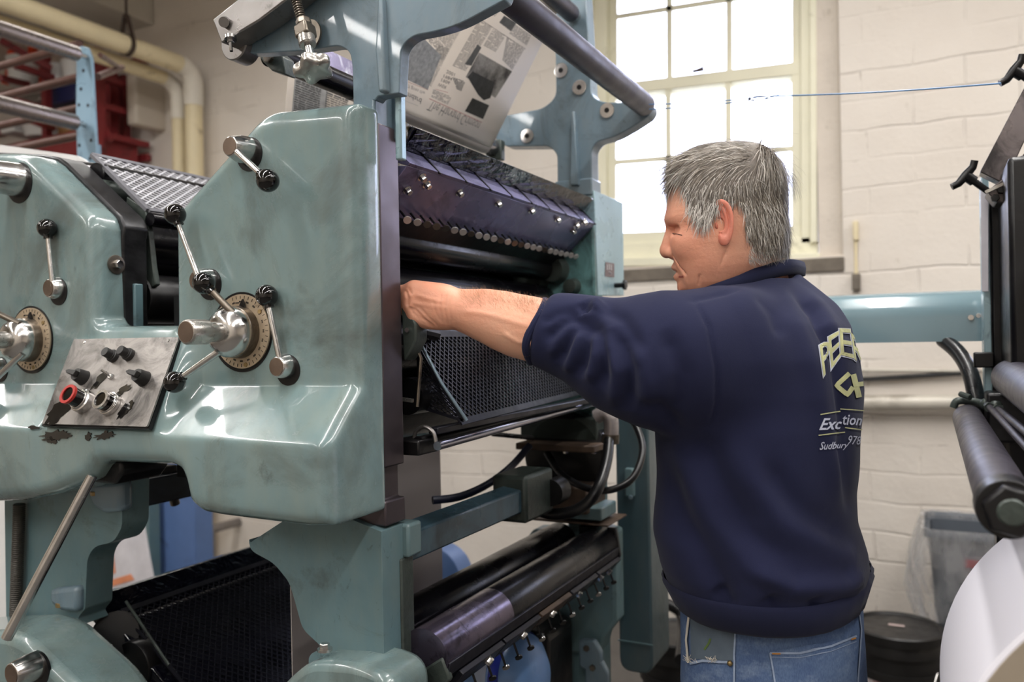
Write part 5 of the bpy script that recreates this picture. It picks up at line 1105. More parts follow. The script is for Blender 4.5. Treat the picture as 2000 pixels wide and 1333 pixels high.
MB().box((bx0+.14, by0-.004, rimz-.2), (bx0+.22, by0-.001, rimz-.17)).build('label_heading', simple('faded red 2', (130, 70, 76), .6), bn)
# black lidded buckets
def bucket(px, py, y, zt_, r, label, hgt=.40, lab=True):
    c = uz(px, py, zt_); t = thing('ink_bucket', label, 'bucket', (c.x, c.y, 0)); x, y_ = c.x, c.y
    MB().lathe((x, y_, 0), (0, 0, 1), [(0, r*.84), (hgt*.6, r*.93), (hgt*.6, r*.99), (hgt*.66, r*.99), (hgt*.66, r*.93), (hgt*.8, r*.95), (hgt*.8, r), (hgt*.86, r), (hgt*.9, r*.97)], 48).build('bucket_body', M['blackplastic'], t)
    MB().lathe((x, y_, hgt*.9), (0, 0, 1), [(0, r*1.03), (.03, r*1.04), (.036, r*1.0), (.036, r*.93), (.028, r*.9), (.028, 0)], 48, caps=False).build('bucket_lid', M['blackplastic'], t)
    if lab:
        s_ = MB(); zz = hgt*.9+.029; s_.box((x-.03, y_-.0, zz), (x+.025, y_+.022, zz+.0008)); s_.build('lid_sticker', simple('sticker', (178, 160, 156), .6), t)
        v = MB(); seg = 40; rr_ = r*.945
        V = []; F = []
        for k in range(13):
            a = math.radians(-150+k*6.); V += [(x+math.cos(a)*rr_, y_+math.sin(a)*rr_, .06), (x+math.cos(a)*rr_*1.005, y_+math.sin(a)*rr_*1.005, hgt*.585)]
        for k in range(12): F.append((2*k, 2*k+2, 2*k+3, 2*k+1))
        v.add(V, F); v.build('bucket_label', simple('red smeared white label', (214, 206, 206), .5, 0, .1, 20, 1.0, gcol=(140, 24, 34), gscale=22), t)
        pts = smoothpath([Vector((x+.13, y_-.10, hgt*.7)), Vector((x+.1, y_-.16, hgt*.58)), Vector((x, y_-.20, hgt*.45)), Vector((x-.02, y_-.20, hgt*.43))], 6); MB().tube(pts, .0025, 8).build('wire_handle', M['steel'], t)
    return t
bucket(1752, 1222, 0, .42, .155, 'black lidded ink bucket on the floor right of the man, below the waste bin', .43)
bucket(1328, 1235, 0, .42, .15, 'black bucket in the gap between the belt cover and the man', .43, False)
cl = MB().tube(smoothpath([uz(1300, 1170, .6)+Vector((-.1, 0, 0)), uz(1322, 1190, .55), uz(1335, 1230, .5), uz(1330, 1290, .47)], 6), .02, 12).build('coiled_hose', M['hose']); tag(cl, 'dark hose draped over the black bucket beside the man', 'hose')
# ============================================================ the man
man = thing('person', 'grey haired man in navy sweatshirt and blue jeans, reaching into the green press', 'person', (uz(1500, 1300, 1.0).x, 1.3, 0))
def C(px, py, d): return np.array(ud(px, py, d))
def skinmat(name, c, red=.0):
    t = NT(name); a = lin(c); n = t.noise(22, 5, .6); n2 = t.noise(5.5, 4, .6)
    col = t.mix(t.ramp(n2, .35, .68), a, lin((c[0]-2, c[1]-26, c[2]-26))); col = t.mix(t.ramp(n, .3, .75, 0, .35), col, lin((c[0]+14, c[1]+10, c[2]+4)))
    t.bump(t.math('ADD', t.noise(140, 3), t.math('MULTIPLY', t.noise(26, 5, .6, t.vec((1, 1, 2.5)), dist=1.), .9)), .0012, .55)
    t.b.inputs['Subsurface Weight'].default_value = .12; t.b.inputs['Subsurface Radius'].default_value = (.012, .005, .003); t.b.inputs['Subsurface Scale'].default_value = 1.
    return t.set(col, .46, 0, None, .4)
M['skin'] = skinmat('weathered skin', (224, 174, 147)); M['skinred'] = skinmat('ruddy skin', (206, 138, 118)); M['lip'] = simple('lips', (168, 92, 84), .45, 0, .1, 30)
def cloth(name, c, fine=900, rough=.92):
    t = NT(name); a = lin(c); n = t.noise(5, 4); f = t.noise(fine, 2); 
    col = t.mix(t.ramp(n, .3, .7), tuple(x*.88 for x in a), tuple(x*1.12 for x in a)); col = t.mix(t.ramp(f, .3, .7, 0, .3), col, tuple(min(1, x*1.5) for x in a))
    t.bump(t.math('ADD', t.math('MULTIPLY', f, .3), t.noise(30, 3)), .0012, .4)
    t.b.inputs['Sheen Weight'].default_value = .05; t.b.inputs['Sheen Roughness'].default_value = .5
    return t.set(col, rough, 0, None, .2)
M['navy'] = cloth('navy sweatshirt fleece', (27, 30, 55))
M['ribnavy'] = cloth('navy ribbing', (26, 29, 52))
def denim():
    t = NT('faded blue denim'); f = t.noise(650, 2, .5, t.vec((1, 1, .3))); n = t.noise(7, 6, .65); s_ = t.noise(22, 7, .7, t.vec((1, 1, 2)))
    col = t.mix(t.ramp(n, .32, .68), lin((58, 78, 116)), lin((98, 118, 148))); col = t.mix(t.ramp(s_, .5, .72, 0, .5), col, lin((142, 158, 178))); col = t.mix(t.ramp(f, .35, .65, 0, .35), col, lin((44, 60, 98)))
    t.bump(t.math('ADD', f, s_), .001, .5); return t.set(col, .85, 0, None, .2)
M['denim'] = denim()
def vnorm(V, F):
    N = np.zeros_like(V); a = V[F[:, 2]]-V[F[:, 0]]; b = V[F[:, 3]]-V[F[:, 1]]; n = np.cross(a, b)
    for k in range(4): np.add.at(N, F[:, k], n)
    return N/np.maximum(np.linalg.norm(N, axis=1), 1e-12)[:, None]
def projn(V):
    v = V-np.array(CAM); d = v@np.array(Fv); return 1000+FPX*(v@np.array(Rv))/d, 666.5-FPX*(v@np.array(Uv))/d, d
def segd(px, py, poly):
    """distance in px to a polyline and parameter 0..1"""
    best = np.full(px.shape, 1e9); par = np.zeros(px.shape); n = len(poly)-1
    for i in range(n):
        ax, ay = poly[i]; bx, by = poly[i+1]; dx, dy = bx-ax, by-ay; t = np.clip(((px-ax)*dx+(py-ay)*dy)/(dx*dx+dy*dy+1e-9), 0, 1)
        q = np.hypot(px-ax-dx*t, py-ay-dy*t); m = q < best; best[m] = q[m]; par[m] = (i+t[m])/n
    return best, par
def sdfmesh2(name, fn, lo, hi, h, mat, parent, disp=None):
    lo = np.array(lo, float); hi = np.array(hi, float); n = np.ceil((hi-lo)/h).astype(int)+1
    X, Y, Z = np.meshgrid(*[(lo[i]+h*np.arange(n[i])).astype(np.float32) for i in range(3)], indexing='ij', sparse=True)
    val = np.broadcast_to(fn(X, Y, Z), tuple(n)).astype(np.float32).copy()
    V, F = surface_nets(val, lo, h)
    # light laplacian smoothing
    for it in range(3):
        S = np.zeros_like(V); c_ = np.zeros(len(V))
        for k in range(4):
            a = F[:, k]; b = F[:, (k+1) % 4]; np.add.at(S, a, V[b]); np.add.at(c_, a, 1); np.add.at(S, b, V[a]); np.add.at(c_, b, 1)
        V = V*.5+.5*S/np.maximum(c_, 1)[:, None]
    if disp is not None:
        N = vnorm(V, F); V = V+N*disp(V, N)[:, None]
    return npmesh(name, V, F, mat, parent), V, F
def chain(X, Y, Z, pts, k):
    d = None
    for a, b in zip(pts[:-1], pts[1:]):
        q = s_cap(X, Y, Z, C(*a[:3]), C(*b[:3]), a[3], b[3]); d = q if d is None else smin(d, q, k)
    return d
# ---- torso sections (silhouette rows traced at the depth of the body axis)
TD = 1.45
rows = [(515, 1490, 30), (555, 1492, 80), (595, 1492, 132), (640, 1492, 170), (700, 1490, 193), (760, 1487, 204), (820, 1483, 207), (900, 1480, 203), (960, 1477, 200), (1020, 1477, 204), (1080, 1492, 208), (1120, 1502, 203), (1150, 1504, 190), (1180, 1504, 166), (1215, 1505, 160), (1260, 1506, 160)]
tz = []; tcx = []; tcy = []; ta = []
for py, c, hw in rows:
    p = C(c, py, TD); tz.append(p[2]); tcx.append(p[0]); tcy.append(p[1]); ta.append(hw/1600*TD/.184)
tz, tcx, tcy, ta = [np.array(q)[::-1] for q in (tz, tcx, tcy, ta)]
zhem = 1.045
def f_torso(X, Y, Z, off=0.):
    cx = np.interp(Z, tz, tcx); cy = np.interp(Z, tz, tcy); s_ = np.interp(Z, tz, ta); a = .165*s_+off; b = .245*s_+off
    u = np.abs((X-cx)/a); v = np.abs((Y-cy)/b); r = (u**2.25+v**2.25)**(1/2.25)
    return (r-1)*np.minimum(a, b)*.85
SH = [(1405, 677, 1.29, .088), (1330, 699, 1.275, .096), (1270, 704, 1.28, .097), (1205, 692, 1.3, .083), (1135, 664, 1.32, .064), (1085, 650, 1.33, .056), (1058, 646, 1.333, .053)]
SR = [(1500, 690, 1.63, .095), (1380, 690, 1.70, .085), (1250, 668, 1.74, .068), (1150, 655, 1.76, .055)]
cuff_p = C(1052, 648, 1.333); cuff_n = (C(1000, 628, 1.34)-C(1120, 665, 1.32)); cuff_n /= np.linalg.norm(cuff_n)
NK = (C(1462, 470, 1.43), C(1474, 640, 1.45))
def f_shirt(X, Y, Z):
    d = f_torso(X, Y, Z)
    d = smax(d, -(Z-(zhem)), .008)
    d = smin(d, s_cap(X, Y, Z, C(1478, 612, 1.45), C(1415, 664, 1.31), .062, .070), .04)
    d = smin(d, s_cap(X, Y, Z, C(1478, 612, 1.45), C(1500, 655, 1.60), .062, .075), .04)
    d = smin(d, s_cap(X, Y, Z, C(1515, 568, 1.46), C(1558, 640, 1.46), .035, .06), .05)
    arm_ = chain(X, Y, Z, SH, .03)
    arm_ = smax(arm_, (X-cuff_p[0])*cuff_n[0]+(Y-cuff_p[1])*cuff_n[1]+(Z-cuff_p[2])*cuff_n[2], .012)
    d = smin(d, arm_, .055)
    d = smin(d, chain(X, Y, Z, SR, .03), .05)
    neck = s_cap(X, Y, Z, NK[0]+np.array([0, 0, .1]), NK[1]-np.array([0, 0, .06]), .066, .068)
    return smax(d, -neck, .012)
grooves = [  # px polyline, depth m, width px  (negative depth raises a fold)
 ([(1136, 606), (1100, 630), (1064, 668)], .0055, 9), ([(1140, 610), (1112, 655), (1090, 712)], .0065, 10), ([(1146, 612), (1144, 680), (1128, 740)], .007, 11),
 ([(1154, 612), (1180, 690), (1176, 762)], .007, 12), ([(1130, 600), (1090, 612), (1056, 634)], .003, 7), ([(1196, 640), (1232, 720), (1226, 806)], .0075, 14), ([(1172, 600), (1215, 622), (1256, 690)], .004, 12),
 ([(1132, 622), (1094, 662), (1076, 700)], -.0035, 8), ([(1138, 640), (1122, 690), (1108, 730)], -.0045, 9), ([(1156, 640), (1162, 700), (1152, 750)], -.005, 11), ([(1182, 650), (1206, 730), (1202, 795)], -.0055, 13), ([(1236, 680), (1262, 750), (1262, 820)], -.004, 16),
 ([(1138, 590), (1144, 608)], .006, 9), ([(1170, 586), (1160, 604)], -.004, 11),
 ([(1300, 640), (1330, 730), (1320, 830)], .005, 18), ([(1240, 792), (1285, 800), (1335, 850)], .006, 14),
 ([(1352, 578), (1385, 640), (1400, 720), (1400, 790), (1385, 850)], .0022, 3), ([(1340, 590), (1420, 572), (1450, 560)], .002, 4),
 ([(1370, 850), (1400, 930), (1460, 1040), (1560, 1110)], .005, 20), ([(1290, 880), (1330, 1010), (1400, 1130), (1440, 1190)], .006, 20), ([(1320, 860), (1380, 1000), (1470, 1110)], -.005, 22),
 ([(1420, 860), (1520, 1010), (1640, 1085), (1690, 1100)], -.006, 26), ([(1480, 900), (1560, 1000), (1660, 1060)], .005, 22), ([(1440, 1100), (1550, 1150), (1650, 1145), (1700, 1115)], -.008, 18),
 ([(1540, 560), (1590, 610), (1632, 700), (1650, 800), (1662, 930)], .006, 9), ([(1570, 560), (1620, 620), (1655, 700)], -.004, 12), ([(1520, 560), (1560, 640), (1600, 760), (1625, 900), (1650, 1000)], -.004, 16),
 ([(1475, 570), (1510, 610), (1530, 660)], .003, 10), ([(1640, 840), (1650, 930), (1668, 1010)], .006, 10), ([(1360, 1180), (1440, 1208), (1520, 1212), (1600, 1196), (1665, 1160)], .004, 5),
 ([(1395, 1150), (1430, 1195)], .005, 12), ([(1500, 1165), (1520, 1200)], .004, 14), ([(1585, 1165), (1595, 1190)], .004, 12)]
def disp_shirt(V, N):
    px, py, d = projn(V); vd = (V-np.array(CAM)); vd /= np.linalg.norm(vd, axis=1)[:, None]; fac = np.clip(-(N*vd).sum(1)*2.5, 0, 1); o = np.zeros(len(V)); near = (d < 1.52)
    for poly, dep, w in grooves:
        q, t = segd(px, py, poly); o -= dep*np.exp(-(q/(w*1.15+1))**2)*np.clip(np.minimum(t, 1-t)*5+.1, 0, 1)
    o *= fac*near*1.9
    for i, v in enumerate(V):
        pass
    s_ = np.sin(V[:, 2]*38+3*np.sin(V[:, 0]*14)+V[:, 1]*11)*np.sin(V[:, 0]*17+V[:, 2]*9+1); o += .0018*s_
    return o
lo_ = (-1.15, .93, 1.0); hi_ = (.12, 1.82, 1.68)
shirt, SV, SF = sdfmesh2('sweatshirt', f_shirt, lo_, hi_, .0047, M['navy'], man, disp_shirt)
BS = BVHTree.FromPolygons([Vector(v) for v in SV], [tuple(int(i) for i in f) for f in SF])
# collar
cpts = [(1566, 524, 1.47), (1540, 520, 1.40), (1490, 531, 1.365), (1440, 553, 1.355), (1385, 573, 1.37), (1347, 590, 1.42), (1370, 585, 1.49), (1430, 560, 1.53), (1500, 535, 1.54), (1550, 524, 1.52)]
ring = smoothpath([Vector(C(*p)) for p in cpts+[cpts[0]]], 6)[:-1]
cm = MB(); n = len(ring); cen = sum(ring, Vector())/n; V = []
for i, p in enumerate(ring):
    o = (p-cen); o.z = 0; o.normalize(); 
    for (r_, z_) in ((.0, -.016), (.007, -.014), (.009, 0), (.006, .011), (.0, .012), (-.003, 0)): V.append(p+o*r_+Vector((0, 0, z_)))
F = [(i*6+k, ((i+1) % n)*6+k, ((i+1) % n)*6+(k+1) % 6, i*6+(k+1) % 6) for i in range(n) for k in range(6)]
cm.add(V, F).build('collar', M['ribnavy'], shirt, angle=80)
# hem band
hm = MB(); V = []; n = 96
for i in range(n):
    th = 2*PI*i/n
    for k, (z_, o_) in enumerate(((1.098, .001), (1.09, .006), (1.05, .005), (1.042, .002), (1.042, -.006))):
        cx = float(np.interp(z_, tz, tcx)); cy = float(np.interp(z_, tz, tcy)); s_ = float(np.interp(z_, tz, ta)); a = .165*s_+o_+.0012*math.sin(i*2.1); b = .245*s_+o_
        c_, s2 = math.cos(th), math.sin(th); rr_ = (abs(c_)**2.25+abs(s2)**2.25)**(-1/2.25); V.append((cx+a*c_*rr_, cy+b*s2*rr_, z_))
F = [(i*5+k, i*5+k+1, ((i+1) % n)*5+k+1, ((i+1) % n)*5+k) for i in range(n) for k in range(4)]
hm.add(V, F).build('hem_band', M['ribnavy'], shirt, angle=80)
# sleeve cuff roll
cf = MB(); u_ = Vector(cuff_n).orthogonal().normalized(); w_ = Vector(cuff_n).cross(u_); path = [Vector(cuff_p)+Vector(cuff_n)*(.002+.004*math.sin(3*t))+(u_*math.cos(t)+w_*math.sin(t))*(.0505+.0015*math.sin(5*t)) for t in [2*PI*k/48 for k in range(49)]]
cf.tube(path, .0068, 10, False).build('sleeve_cuff', M['navy'], shirt)
# ---- jeans
hipc = np.array([float(np.interp(1.05, tz, tcx)), float(np.interp(1.05, tz, tcy))])
def f_jeans(X, Y, Z):
    z_ = np.array([.60, .80, .88, .96, 1.06, 1.12]); a = np.interp(Z, z_, [.13, .148, .152, .152, .147, .14]); b = np.interp(Z, z_, [.17, .20, .205, .198, .185, .17])
    cx = hipc[0]+np.interp(Z, z_, [.0, .0, .002, .002, .0, 0]); u = np.abs((X-cx)/a); v = np.abs((Y-hipc[1])/b); r = (u**2.3+v**2.3)**(1/2.3); hip = (r-1)*np.minimum(a, b)*.85
    hip = smax(hip, Z-1.1, .01); hip = smax(hip, .78-Z, .06)
    d = hip
    for sy in (-1, 1):
        T_ = np.array([hipc[0]-.005, hipc[1]+sy*.098, .84]); K = np.array([hipc[0]-.03+sy*.02, hipc[1]+sy*.115, .50]); A = np.array([hipc[0]+.01+sy*.03, hipc[1]+sy*.125, .08])
        d = smin(d, smin(s_cap(X, Y, Z, T_, K, .103, .078), s_cap(X, Y, Z, K, A, .076, .062), .04), .035)
    return np.maximum(d, .045-Z)
def disp_j(V, N):
    px, py, d = projn(V); o = np.zeros(len(V))
    for poly, dep, w in (([(1440, 1232), (1436, 1340)], .002, 3), ([(1460, 1275), (1490, 1310)], .003, 8), ([(1560, 1250), (1600, 1262)], .002, 6), ([(1340, 1215), (1336, 1290), (1330, 1345)], .002, 4)):
        q, t = segd(px, py, poly); o -= dep*np.exp(-(q/w)**2)
    o += .0022*np.sin(V[:, 2]*48+V[:, 1]*22)*np.sin(V[:, 1]*30+V[:, 0]*13)
    return o
jeans, JV, JF = sdfmesh2('jeans', f_jeans, (hipc[0]-.22, hipc[1]-.29, .03), (hipc[0]+.22, hipc[1]+.29, 1.13), .0075, M['denim'], man, disp_j)
BJ = BVHTree.FromPolygons([Vector(v) for v in JV], [tuple(int(i) for i in f) for f in JF])
for sy in (-1, 1):
    cx, cy = hipc[0]+.01+sy*.03, hipc[1]+sy*.125
    def f_shoe(X, Y, Z): return smax(smin(s_ell(X, Y, Z, (cx-.06, cy, .035), (.145, .05, .05)), s_ell(X, Y, Z, (cx, cy, .07), (.065, .043, .07)), .03), -(Z-.004), .004)
    sdfmesh2('shoe', f_shoe, (cx-.22, cy-.07, -.01), (cx+.12, cy+.07, .16), .006, M['blackplastic'], man)
def cast(bvh, px, py, h=.0015):
    r = ray(px, py).normalized(); hit, nrm, _, dist = bvh.ray_cast(CAM, r)
    if hit is None: return None
    if nrm.dot(r) > 0: nrm = -nrm
    return hit+nrm*h
def decal_line(bvh, pts, wpx, name, mat, parent, h=.0015, th=True):
    P = []
    for (a, b) in zip(pts[:-1], pts[1:]):
        n = max(2, int(math.hypot(b[0]-a[0], b[1]-a[1])/4))
        for k in range(n): P.append((a[0]+(b[0]-a[0])*k/n, a[1]+(b[1]-a[1])*k/n))
    P.append(pts[-1]); V = []; F = []; prev = False
    for i, p in enumerate(P):
        q = P[min(i+1, len(P)-1)]; o = P[max(i-1, 0)]; dx, dy = q[0]-o[0], q[1]-o[1]; L_ = math.hypot(dx, dy) or 1; nx, ny = -dy/L_*wpx/2, dx/L_*wpx/2
        a = cast(bvh, p[0]+nx, p[1]+ny, h); b = cast(bvh, p[0]-nx, p[1]-ny, h)
        if a is None or b is None: prev = False; continue
        V += [a, b]
        if prev: k = len(V); F.append((k-4, k-3, k-1, k-2))
        prev = True
    return MB().add(V, F).build(name, mat, parent) if F else None
def decal_poly(bvh, quad_, nx, ny, name, mat, parent, h=.002):
    V = []; F = []; ok = {}
    for i in range(nx+1):
        for j in range(ny+1):
            u, v = i/nx, j/ny; a = [quad_[0][k]*(1-u)+quad_[1][k]*u for k in (0, 1)]; b = [quad_[3][k]*(1-u)+quad_[2][k]*u for k in (0, 1)]
            p = cast(bvh, a[0]*(1-v)+b[0]*v, a[1]*(1-v)+b[1]*v, h)
            if p is not None: ok[(i, j)] = len(V); V.append(p)
    for i in range(nx):
        for j in range(ny):
            ks = [(i, j), (i+1, j), (i+1, j+1), (i, j+1)]
            if all(k in ok for k in ks): F.append(tuple(ok[k] for k in ks))
    return MB().add(V, F).build(name, mat, parent) if F else None
M['stitch'] = simple('pale worn denim seam', (136, 150, 172), .8, 0, .25, 40); M['thread'] = simple('orange thread', (176, 120, 50), .7); M['fray'] = simple('frayed white cotton', (206, 200, 188), .9)
bp = decal_poly(BJ, [(1504, 1272), (1668, 1246), (1672, 1345), (1517, 1350)], 20, 10, 'back_pocket', M['denim'], jeans, .003)
decal_line(BJ, [(1504, 1275), (1560, 1275), (1620, 1262), (1668, 1242)], 4, 'pocket_edge', M['stitch'], jeans, .0045); decal_line(BJ, [(1506, 1283), (1560, 1284), (1620, 1272), (1668, 1253)], 1.3, 'stitching', M['stitch'], jeans, .004)
decal_line(BJ, [(1504, 1275), (1510, 1310), (1516, 1350)], 3, 'pocket_edge', M['stitch'], jeans, .0045); decal_line(BJ, [(1508, 1276), (1524, 1276)], 3, 'bar_tack', M['thread'], jeans, .005); decal_line(BJ, [(1657, 1249), (1666, 1246)], 3, 'bar_tack', M['thread'], jeans, .005)
decal_line(BJ, [(1437, 1232), (1434, 1280), (1434, 1345)], 3.5, 'side_seam', M['stitch'], jeans, .0025); decal_line(BJ, [(1560, 1228), (1620, 1221), (1674, 1199)], 2, 'waistband_seam', M['stitch'], jeans, .003)
decal_line(BJ, [(1676, 1200), (1680, 1230), (1672, 1345)], 2.5, 'side_seam', M['stitch'], jeans, .0025)
decal_poly(BJ, [(1349, 1203), (1436, 1228), (1433, 1291), (1350, 1288)], 14, 10, 'pocket_lining', simple('grey green pocket lining', (84, 96, 108), .85, 0, .12, 30), jeans, .001)
decal_line(BJ, [(1348, 1205), (1343, 1250), (1347, 1296)], 4, 'frayed_edge', M['fray'], jeans, .003); decal_line(BJ, [(1350, 1297), (1375, 1291), (1402, 1293), (1430, 1294)], 5, 'pocket_edge', M['stitch'], jeans, .003)
fr_ = MB(); rr2 = random.Random(3)
for k in range(46):
    x0 = rr2.choice([rr2.uniform(1345, 1366), rr2.uniform(1385, 1404), rr2.uniform(1345, 1350)]); y0 = 1291+rr2.uniform(-3, 5); a = cast(BJ, x0, y0, .003); b = cast(BJ, x0+rr2.uniform(-8, 8), y0-rr2.uniform(2, 11), .006)
    if a and b: fr_.tube([a, (a+b)/2+Vector((0, -.001, .001)), b], .0003, 4)
fr_.build('frayed_threads', M['fray'], jeans)
p = cast(BJ, 1427, 1296, .003); MB().sphere(p, .0045, 14, (1, 1, 1)).build('rivet', M['brass'], jeans); decal_line(BJ, [(1377, 1270), (1385, 1258), (1389, 1248)], 4, 'paint_mark', simple('green paint smear', (86, 108, 52), .8), jeans, .002)
# ---- print on the back of the sweatshirt
olive = simple('faded olive print', (178, 178, 132), .85, 0, .15, 60); whitep = simple('faded white print', (176, 180, 196), .85, 0, .12, 60); gold = simple('gold print edge', (150, 122, 62), .85)
prt = bpy.data.objects.new('back_print', None); COL.objects.link(prt); adopt(prt, shirt); WLOC[prt.name] = Vector((0, 0, 0))
def crp(a, b): return (1500+a/3.3333, 560+b/3.3333)
def subdiv_faces(V, F, n=2):
    bm = bmesh.new(); vs = [bm.verts.new((v[0], v[1], 0)) for v in V]
    for f in F:
        try: bm.faces.new([vs[i] for i in f])
        except ValueError: pass
    bmesh.ops.triangulate(bm, faces=bm.faces[:]); bmesh.ops.subdivide_edges(bm, edges=bm.edges[:], cuts=n, use_grid_fill=True); bmesh.ops.triangulate(bm, faces=bm.faces[:])
    bm.verts.index_update(); V2 = [v.co.copy() for v in bm.verts]; F2 = [tuple(v.index for v in f.verts) for f in bm.faces]; bm.free(); return V2, F2
def pasteon(V, F, q, name, mat, h, box=None, n=1):
    V, F = subdiv_faces(V, F, n); xs = [v[0] for v in V]; ys = [v[1] for v in V]; a0, a1, b0, b1 = box or (min(xs), max(xs), min(ys), max(ys)); P = []; ok = []
    for v in V:
        u = (v[0]-a0)/(a1-a0); w_ = 1-(v[1]-b0)/(b1-b0); x = (q[0][0]*(1-u)+q[1][0]*u)*(1-w_)+(q[3][0]*(1-u)+q[2][0]*u)*w_; y = (q[0][1]*(1-u)+q[1][1]*u)*(1-w_)+(q[3][1]*(1-u)+q[2][1]*u)*w_
        p = cast(BS, x, y, h); ok.append(p is not None); P.append(p if p is not None else Vector((0, 0, 0)))
    F = [f for f in F if all(ok[i] for i in f) and max((P[f[i]]-P[f[i-1]]).length for i in range(len(f))) < .05]
    if F:
        used = sorted({i for f in F for i in f}); mp = {o: i for i, o in enumerate(used)}
        MB().add([P[i] for i in used], [tuple(mp[i] for i in f) for f in F]).build(name, mat, shirt, smooth=False)
def tpaste(s_, q, name, mat, h, wd=.0, shear=0.): V, F = textmesh(s_, 1, width=wd, shear=shear, res=2); pasteon([(v.x, v.y) for v in V], F, [crp(*c) for c in q], name, mat, h, n=2)
for s_, q in (('P', [(328, 385), (395, 345), (405, 500), (355, 590)]), ('E', [(388, 330), (455, 290), (468, 450), (405, 545)]), ('E', [(458, 275), (530, 278), (552, 470), (468, 445)]), ('R', [(532, 300), (600, 370), (625, 530), (556, 475)])):
    big = [(x+(x-sum(p[0] for p in q)/4)*.16, y+(y-sum(p[1] for p in q)/4)*.07+3) for x, y in q]
    tpaste(s_, big, 'back_print_letter_outline', whitep, .0014, .022); tpaste(s_, q, 'back_print_letter', olive, .002, .004)
for pts_, w_ in (([(524, 566), (440, 645), (512, 704), (546, 655)], 9), ([(548, 572), (586, 722)], 11), ([(552, 640), (614, 634)], 9)): decal_line(BS, [crp(*q) for q in pts_], w_, 'back_print_emblem', olive, shirt, .0018)
for a, b in (((338, 833), (465, 812)), ((465, 796), (620, 808)), ((325, 968), (495, 948)), ((495, 918), (620, 935))): decal_line(BS, [crp(*a), crp(*b)], 2.0, 'back_print_line', olive, shirt, .0018)
tpaste('Exc', [(345, 858), (478, 856), (470, 930), (328, 936)], 'back_print_word', whitep, .0018, .02, .25); tpaste('tion', [(478, 830), (608, 842), (600, 905), (482, 900)], 'back_print_word', whitep, .0018, .015, .25)
tpaste('Sudbury', [(334, 1010), (522, 1012), (515, 1062), (330, 1080)], 'back_print_word', whitep, .0018, .01, .3); tpaste('978-', [(520, 968), (618, 978), (612, 1032), (512, 1026)], 'back_print_word', whitep, .0018, .005, .15)
bpy.data.objects.remove(prt)
# ---- head, neck, arms: one skin surface
HD = 1.40; H0 = np.array(ud(1435, 400, HD)); yaw = math.radians(17)
hf = -np.array(R0)*math.cos(yaw)+np.array(Fv)*math.sin(yaw); hu = np.array([0, 0, 1.]); hl = np.cross(hu, hf)
def HL(px, py, l=0.):
    return H0+hf*(-(px-1435)*HD/1600/math.cos(yaw))*1.0+hu*((400-py)*HD/1600)+hl*l
def hfu(px, py):
    r = np.array(ray(px, py)); c = np.array(CAM); t = (H0-c).dot(hl)/r.dot(hl); p = c+r*t-H0; return (p.dot(hf), p.dot(hu))
def HL(px, py, l=0.): a, b = hfu(px, py); return H0+hf*a+hu*b+hl*l
prof = [(289, 1425, 1462, .012), (294, 1385, 1482, .032), (304, 1352, 1500, .046), (320, 1330, 1512, .057), (345, 1316, 1524, .067), (380, 1306, 1532, .0735), (415, 1301, 1535, .0755), (432, 1299, 1535, .0755), (446, 1305, 1534, .0748), (456, 1309, 1532, .074), (480, 1309, 1526, .0715), (505, 1315, 1515, .067), (522, 1320, 1500, .0625), (534, 1324, 1488, .058), (552, 1330, 1470, .050), (566, 1334, 1455, .041), (576, 1343, 1435, .030), (584, 1365, 1410, .014)]
pfu = np.array([hfu(p[1], p[0]) for p in prof])[::-1]; pbu = np.array([hfu(p[2], p[0]) for p in prof])[::-1]; pu = np.array([hfu(1435, p[0])[1] for p in prof])[::-1]; pw = np.array([p[3] for p in prof])[::-1]
FA = [(1120, 662, 1.325, .050), (1060, 650, 1.333, .0475), (1010, 638, 1.34, .0455), (970, 624, 1.345, .041), (930, 612, 1.35, .0345), (893, 604, 1.353, .0275), (870, 601, 1.354, .029)]
